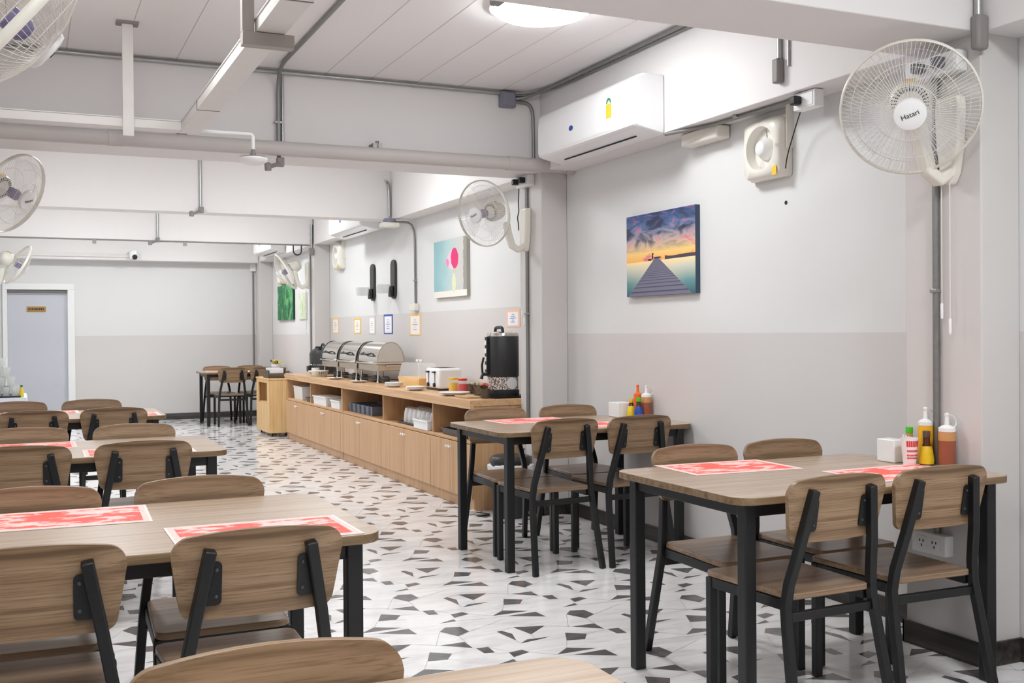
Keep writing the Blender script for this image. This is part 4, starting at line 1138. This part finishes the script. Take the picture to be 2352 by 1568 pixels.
for k in range(4): rb_.box(-.13, .13, -.235+.15*k, -.23+.15*k, .005, .075)
rb_.build('ribs', MT['greytray'], t)
tubthing('cup_tray', 'dark tray holding the upside-down cups', 'tray', 3.07, 8.41, SH, .125, .40, .016, 'darkcrate')
def make_cup():
    t = thing('cup', '', 'cup', group='wrapped white cups on the shelf')
    MB().lathe([(.048, 0), (.05, .004), (.043, .09), (.034, .125), (.002, .128)], 16).build('body', MT['paper'], t)
    MB().lathe([(.0515, .0), (.0515, .03), (.047, .08), (.036, .129), (.012, .14)], 10, caps=False).build('wrapper', MT['clear'], t, smooth=20)
    return t
cp = make_cup(); first = True
for r, x in enumerate((3.0, 3.11)):
    for k in range(7):
        c = cp if first else copy_tree(cp); first = False
        c.location = (x+.003*((k*3) % 3), 8.73-.107*k, SH+.0055); c.rotation_euler = (0, 0, k*.7)
        tag(c, 'upside-down wrapped white cup on the dark tray, %s row' % ('front', 'back')[r], None, 'wrapped cups, %s row' % ('front', 'back')[r])
tubthing('storage_crate', 'little white crate at the front edge of the shelf below the toaster', 'crate', 2.905, 8.12, SH+.0005, .022, .16, .075, 'white')
tubthing('cutlery_tray', 'black tray of cutlery on the shelf below the urn', 'tray', 3.03, 7.43, SH, .12, .24, .05, 'darkcrate')
for k in range(8):
    o = MB().tube([(0, -.10, .0), (0, .05, .003)], .005, 6).lathe([(.002, -.003), (.017, 0), (.002, .004)], 10, M=T(0, .075, .004) @ Matrix.Diagonal((1, 1.5, 1, 1))).build('cutlery', MT['chrome' if k % 2 else 'black'], None, loc=(2.94+.026*k, 7.43, SH+.0115))
    tag(o, ('steel' if k % 2 else 'black')+' spoon lying in the black cutlery tray', 'spoon', ('steel' if k % 2 else 'black')+' spoons in the cutlery tray')

# pine cart with a tissue box
t = thing('pine_cart', 'pale pine cart standing at the far end of the counter', 'cart', (2.86, 13.62, 0))
x0, x1, y0, y1 = -.14, .13, -.40, .38
c = MB().box(x0+.018, x1, y0, y0+.018, .045, .70).box(x0+.018, x1, y1-.018, y1, .045, .70).box(x1-.018, x1, y0+.018, y1-.018, .045, .70).box(x0+.018, x1-.018, y0+.018, y1-.018, .06, .078).box(x0+.018, x1-.018, y0+.018, y1-.018, .40, .416)
c.build('carcass', MT['pine'], t, bev=.002)
f = MB().box(x0, x0+.018, y0, y1, .045, .40).box(x0, x0+.018, y0, y0+.12, .40, .70).box(x0, x0+.018, y1-.12, y1, .40, .70).box(x0, x0+.018, y0+.12, y1-.12, .66, .70)
f.build('side_board', MT['pine'], t, bev=.002)
MB().box(x0-.008, x1+.008, y0-.008, y1+.008, .70, .72).build('top', MT['pine'], t, bev=.003)
for sx in (x0+.05, x1-.05):
    for sy in (y0+.06, y1-.06):
        MB().lathe([(.02, -.009), (.022, 0), (.02, .009)], 16, M=T(sx, sy, .0225) @ RY(PI/2)).box(sx-.016, sx+.016, sy-.016, sy+.016, .04, .046).build('caster', MT['black'], t)
t = thing('tissue_box', 'dark wooden box of white napkins on the pine cart', 'napkin box', (2.85, 13.50, .7205))
MB().box(-.11, .11, -.16, .16, 0, .012).box(-.11, -.10, -.16, .16, .012, .10).box(.10, .11, -.16, .16, .012, .13).box(-.10, .10, .15, .16, .012, .13).box(-.10, .10, -.16, -.15, .012, .06).build('holder', MT['basket'], t, bev=.003)
nk = MB()
for k in range(10): nk.box(-.085, .085, -.13+.025*k, -.11+.025*k, .014, .125-.004*((k*5) % 3))
nk.build('napkin_stack', MT['paper'], t)
t = thing('tape_roll', 'small white roll on the corner of the pine cart', 'roll', (2.955, 13.27, .7205))
MB().lathe([(.03, -.02), (.03, .02), (.014, .02), (.014, -.02), (.03, -.02)], 24, M=T(0, 0, .0305) @ RX(PI/2), caps=False).build('roll', MT['cream'], t)
t = thing('flower_pot', 'white pot of yellow flowers on the far corner table', 'flower pot', (3.30, 15.5, .7455))
MB().lathe([(.05, 0), (.06, .01), (.075, .09), (.068, .09), (.06, .07), (.002, .07)], 24).build('pot', MT['white'], t)
for k in range(12):
    a = k*2.4; r_ = .018+.006*k
    o = MB().lathe([(.004, -.01), (.02, 0), (.016, .012), (.002, .016)], 9).build('flower', MT['yelfl' if k % 3 else 'leaf'], t, smooth=30)
    o.location = (r_*math.cos(a), r_*math.sin(a), .11+.008*((k*7) % 5)); o.rotation_euler = (.5, 0, a)
st = MB()
for k in range(12):
    a = k*2.4; r_ = .018+.006*k; st.tube([(0, 0, .06), (r_*math.cos(a), r_*math.sin(a), .105+.008*((k*7) % 5))], .003, 5)
st.build('stem', MT['leaf'], t)

# waste bin and power strip by the counter end
t = thing('waste_bin', 'black lidded waste bin with a white liner at the counter end', 'waste bin', (3.035, 6.70, 0))
MB().lathe([(.115, .001), (.12, .012), (.142, .345), (.138, .35)], 36).build('body', MT['charcoal'], t)
v = MB(); pr = []
for k in range(48):
    a = 2*PI*k/48; pr.append(a)
lin_ = MB()
vs = []; n = 48
for (r, z) in ((.142, .315), (.155, .318), (.160, .358), (.135, .368)):
    for k in range(n):
        a = 2*PI*k/n; j = .006*math.sin(a*7)+.004*math.sin(a*13)
        vs.append(((r+j)*math.cos(a), (r+j)*math.sin(a), z+j*.8))
lin_.add(vs, [(i*n+k, i*n+(k+1) % n, (i+1)*n+(k+1) % n, (i+1)*n+k) for i in range(3) for k in range(n)])
lin_.build('liner', MT['white'], t)
MB().lathe([(.146, .36), (.148, .37), (.146, .40), (.13, .42), (.09, .428), (.002, .43)], 36).build('lid', MT['charcoal'], t)
MB().box(-.022, .022, -.002, .002, -.035, .035, 0, RZ(R_(-35)) @ T(0, -.1265, .085)).build('sticker', MT['cream'], t)
t = thing('power_strip', 'white power strip with cable on the floor by the counter end', 'power strip', (2.80, 6.90, 0))
MB().box(-.05, .05, -.025, .025, .001, .03).build('housing', MT['cream'], t, bev=.005)
MB().tube(smooth_path([(.05, 0, .012), (.11, -.03, .005), (.14, -.08, .005), (.02, -.12, .005)], .05), .004, 6).build('cable', MT['cable'], t)

# ------------------------------------------------------------------ table condiments
def squeeze(label, x, y, z, body, r=.03, h=.125, top='white', fill=None):
    t = thing('squeeze_bottle', label, 'squeeze bottle', (x, y, z))
    if fill:
        MB().lathe([(r*.96, .001), (r, .006), (r, h*.72), (r*.999, h*.73)], 24).build('sauce', MT[fill], t)
        MB().lathe([(r, h*.73), (r, h*.92), (r*.9, h)], 24).build('body', MT[body], t)
    else:
        MB().lathe([(r*.96, .001), (r, .006), (r, h*.92), (r*.9, h)], 24).build('body', MT[body], t)
    MB().lathe([(r*.98, h-.002), (r*.98, h+.012), (r*.6, h+.02), (.009, h+.024), (.007, h+.055), (.009, h+.058), (.009, h+.066), (.002, h+.07)], 20).build('nozzle_cap', MT[top], t)
    if top == 'white':
        MB().tube(smooth_path([(r*.9, 0, h+.008), (r+.018, 0, h+.02), (r+.012, 0, h+.05), (.012, 0, h+.064)], .02), .0022, 6).build('cap_strap', MT['white'], t)
    return t
TZ = .7457
t = thing('napkin_box', 'white napkin box on the pillar table', 'napkin box', (3.128, 3.23, TZ))
MB().box(-.033, .033, -.045, .05, 0, .09).build('box', MT['white'], t, bev=.004)
MB().box(-.02, .02, -.025, .03, .0895, .0905).build('slot', MT['frame'], t)
t = thing('printed_cup', 'white plastic cup printed in red on the pillar table', 'cup', (3.105, 3.115, TZ))
MB().lathe([(.022, 0), (.024, .004), (.033, .105), (.030, .105), (.022, .008), (.002, .008)], 28).build('body', MT['white'], t)
g = MB()
for (z0_, z1_, n_) in ((.072, .095, 9), (.052, .060, 16), (.036, .043, 12), (.026, .032, 14)):
    for k in range(n_):
        a = R_(-150+120*k/n_); r_ = .024+.009*(z0_+z1_)/2/.105+.0003
        wv = R_(120/n_*.36)
        ra = lambda z: .024+.009*z/.105+.0004
        hz = (z1_-z0_)*(.2*((k*3) % 3))
        g.add([(ra(z0_+hz)*math.cos(a-wv), ra(z0_+hz)*math.sin(a-wv), z0_+hz), (ra(z0_+hz)*math.cos(a+wv), ra(z0_+hz)*math.sin(a+wv), z0_+hz), (ra(z1_)*math.cos(a+wv), ra(z1_)*math.sin(a+wv), z1_), (ra(z1_)*math.cos(a-wv), ra(z1_)*math.sin(a-wv), z1_)], [(0, 1, 2, 3)])
g.build('red_print', MT['red'], t, smooth=0)
for k in range(4): MB().tube([(.006*k-.01, .004, .01), (.014*k-.02, .012, .118-.004*k)], .0035, 6).build('toothpick_pack', MT['paper'], t)
def sauce(label, x, y, z, cap, lab, h=.12, glass='darkbottle'):
    t = thing('sauce_bottle', label, 'sauce bottle', (x, y, z))
    MB().lathe([(.024, 0), (.027, .004), (.028, .02), (.022, .06), (.0135, .085), (.0125, h-.008), (.0125, h)], 24).build('glass', MT[glass], t)
    MB().lathe([(.0275, .006), (.0286, .02), (.0226, .06), (.0175, .074)], 24, caps=False).build('label', MT[lab], t)
    MB().lathe([(.0135, h-.012), (.0145, h-.01), (.0145, h+.012), (.002, h+.013)], 20).build('cap', MT[cap], t)
    return t
sauce('dark sauce bottle with a yellow label and brown cap on the pillar table', 3.16, 3.083, TZ, 'potbrown', 'label')
sauce('bottle with a bright green cap behind the printed cup', 3.192, 3.203, TZ, 'limecap', 'white', .125, 'tan')
squeeze('yellow squeeze bottle of mustard on the pillar table', 3.205, 3.132, TZ, 'mustard', .028, .15)
squeeze('squeeze bottle of brown sauce on the pillar table', 3.2, 3.02, TZ, 'tan', .032, .135, 'white', 'brown')
t = thing('napkin_box', 'white napkin box on the table by the wall', 'napkin box', (3.325, 5.70, TZ))
MB().box(-.05, .05, -.06, .06, 0, .09).build('box', MT['white'], t, bev=.004)
MB().box(-.03, .03, -.02, .03, .0895, .0905).build('slot', MT['frame'], t)
sauce('dark sauce bottle with a yellow label on the table by the wall', 3.335, 5.585, TZ, 'yellow', 'label', .105)
sauce('blue-labelled bottle with a green cap on the table by the wall', 3.345, 5.515, TZ, 'limecap', 'blue', .115)
squeeze('orange-topped squeeze bottle on the table by the wall', 3.40, 5.615, TZ, 'orange', .026, .13, 'orange')
squeeze('squeeze bottle of brown sauce on the table by the wall', 3.405, 5.525, TZ, 'tan', .031, .13, 'white', 'brown')

# ------------------------------------------------------------------ service table cut by the picture edge
t = thing('service_table', 'wooden service table with white cloth cut by the picture edge', 'table', (-.21, 11.5, 0))
MB().box(-.20, .20, -.45, .45, .665, .685).build('top', MT['board'], t, bev=.003)
MB().box(-.185, .185, -.43, .43, .58, .664).build('apron', MT['board'], t)
for sx in (-.17, .17):
    for sy in (-.41, .41): MB().box(sx-.02, sx+.02, sy-.02, sy+.02, .001, .664).build('leg', MT['board'], t)
cl = MB()
for (a, b) in ((-.205, .205),):
    n = 30; vs = []
    ys = [-.455+.91*k/n for k in range(n+1)]
    for y in ys:
        w1 = .006*math.sin(y*60)
        vs += [(-.2, y, .6885), (.2, y, .6885), (.207+w1*.5, y, .684), (.212+w1, y, .645+.006*math.sin(y*23))]
    cl.add(vs, [(i*4+k, (i+1)*4+k, (i+1)*4+k+1, i*4+k+1) for i in range(n) for k in range(3)])
    vs = []
    xs = [-.2+.41*k/20 for k in range(21)]
    for x in xs:
        w1 = .006*math.sin(x*60)
        vs += [(x, -.45, .6886), (x, -.457-w1*.5, .684), (x, -.462-w1, .645+.006*math.sin(x*23))]
    cl.add(vs, [(i*3+k, i*3+k+1, (i+1)*3+k+1, (i+1)*3+k) for i in range(20) for k in range(2)])
o = cl.build('tablecloth', MT['cloth'], None, loc=(-.21, 11.5, 0)); tag(o, 'white cloth covering the service table', 'tablecloth')
t = thing('glass_tray', 'black tray holding the stacked glasses', 'tray', (-.215, 11.35, .6895))
tub(.16, .24, .014, 1.04, .006).build('tray', MT['black'], t, bev=.003)
def make_glass():
    return MB().lathe([(.026, 0), (.030, .008), (.036, .09), (.034, .09), (.028, .01), (.002, .01)], 18).build('drinking_glass', MT['glass'], None)
g0 = make_glass(); first = True
for lv, (nx, ny) in enumerate(((4, 5), (3, 4), (2, 3), (1, 2))):
    for i in range(nx):
        for j in range(ny):
            g = g0 if first else g0.copy()
            if not first: COL.objects.link(g)
            first = False
            g.location = (-.215+(i-(nx-1)/2)*.076, 11.35+(j-(ny-1)/2)*.080, .6965+.0912*lv)
            tag(g, 'clear drinking glass in the %s layer of the stack on the black tray' % ('bottom', 'second', 'third', 'top')[lv], 'glass', 'stacked glasses, %s layer' % ('bottom', 'second', 'third', 'top')[lv])
t = thing('oil_bottle', 'small green bottle on the corner of the service table', 'bottle', (-.045, 11.14, .6895))
MB().lathe([(.02, 0), (.022, .005), (.022, .06), (.01, .08), (.009, .1)], 18).build('glass', MT['yelfl'], t)
MB().lathe([(.011, .098), (.011, .115), (.002, .116)], 14).build('cap', MT['leaf'], t)
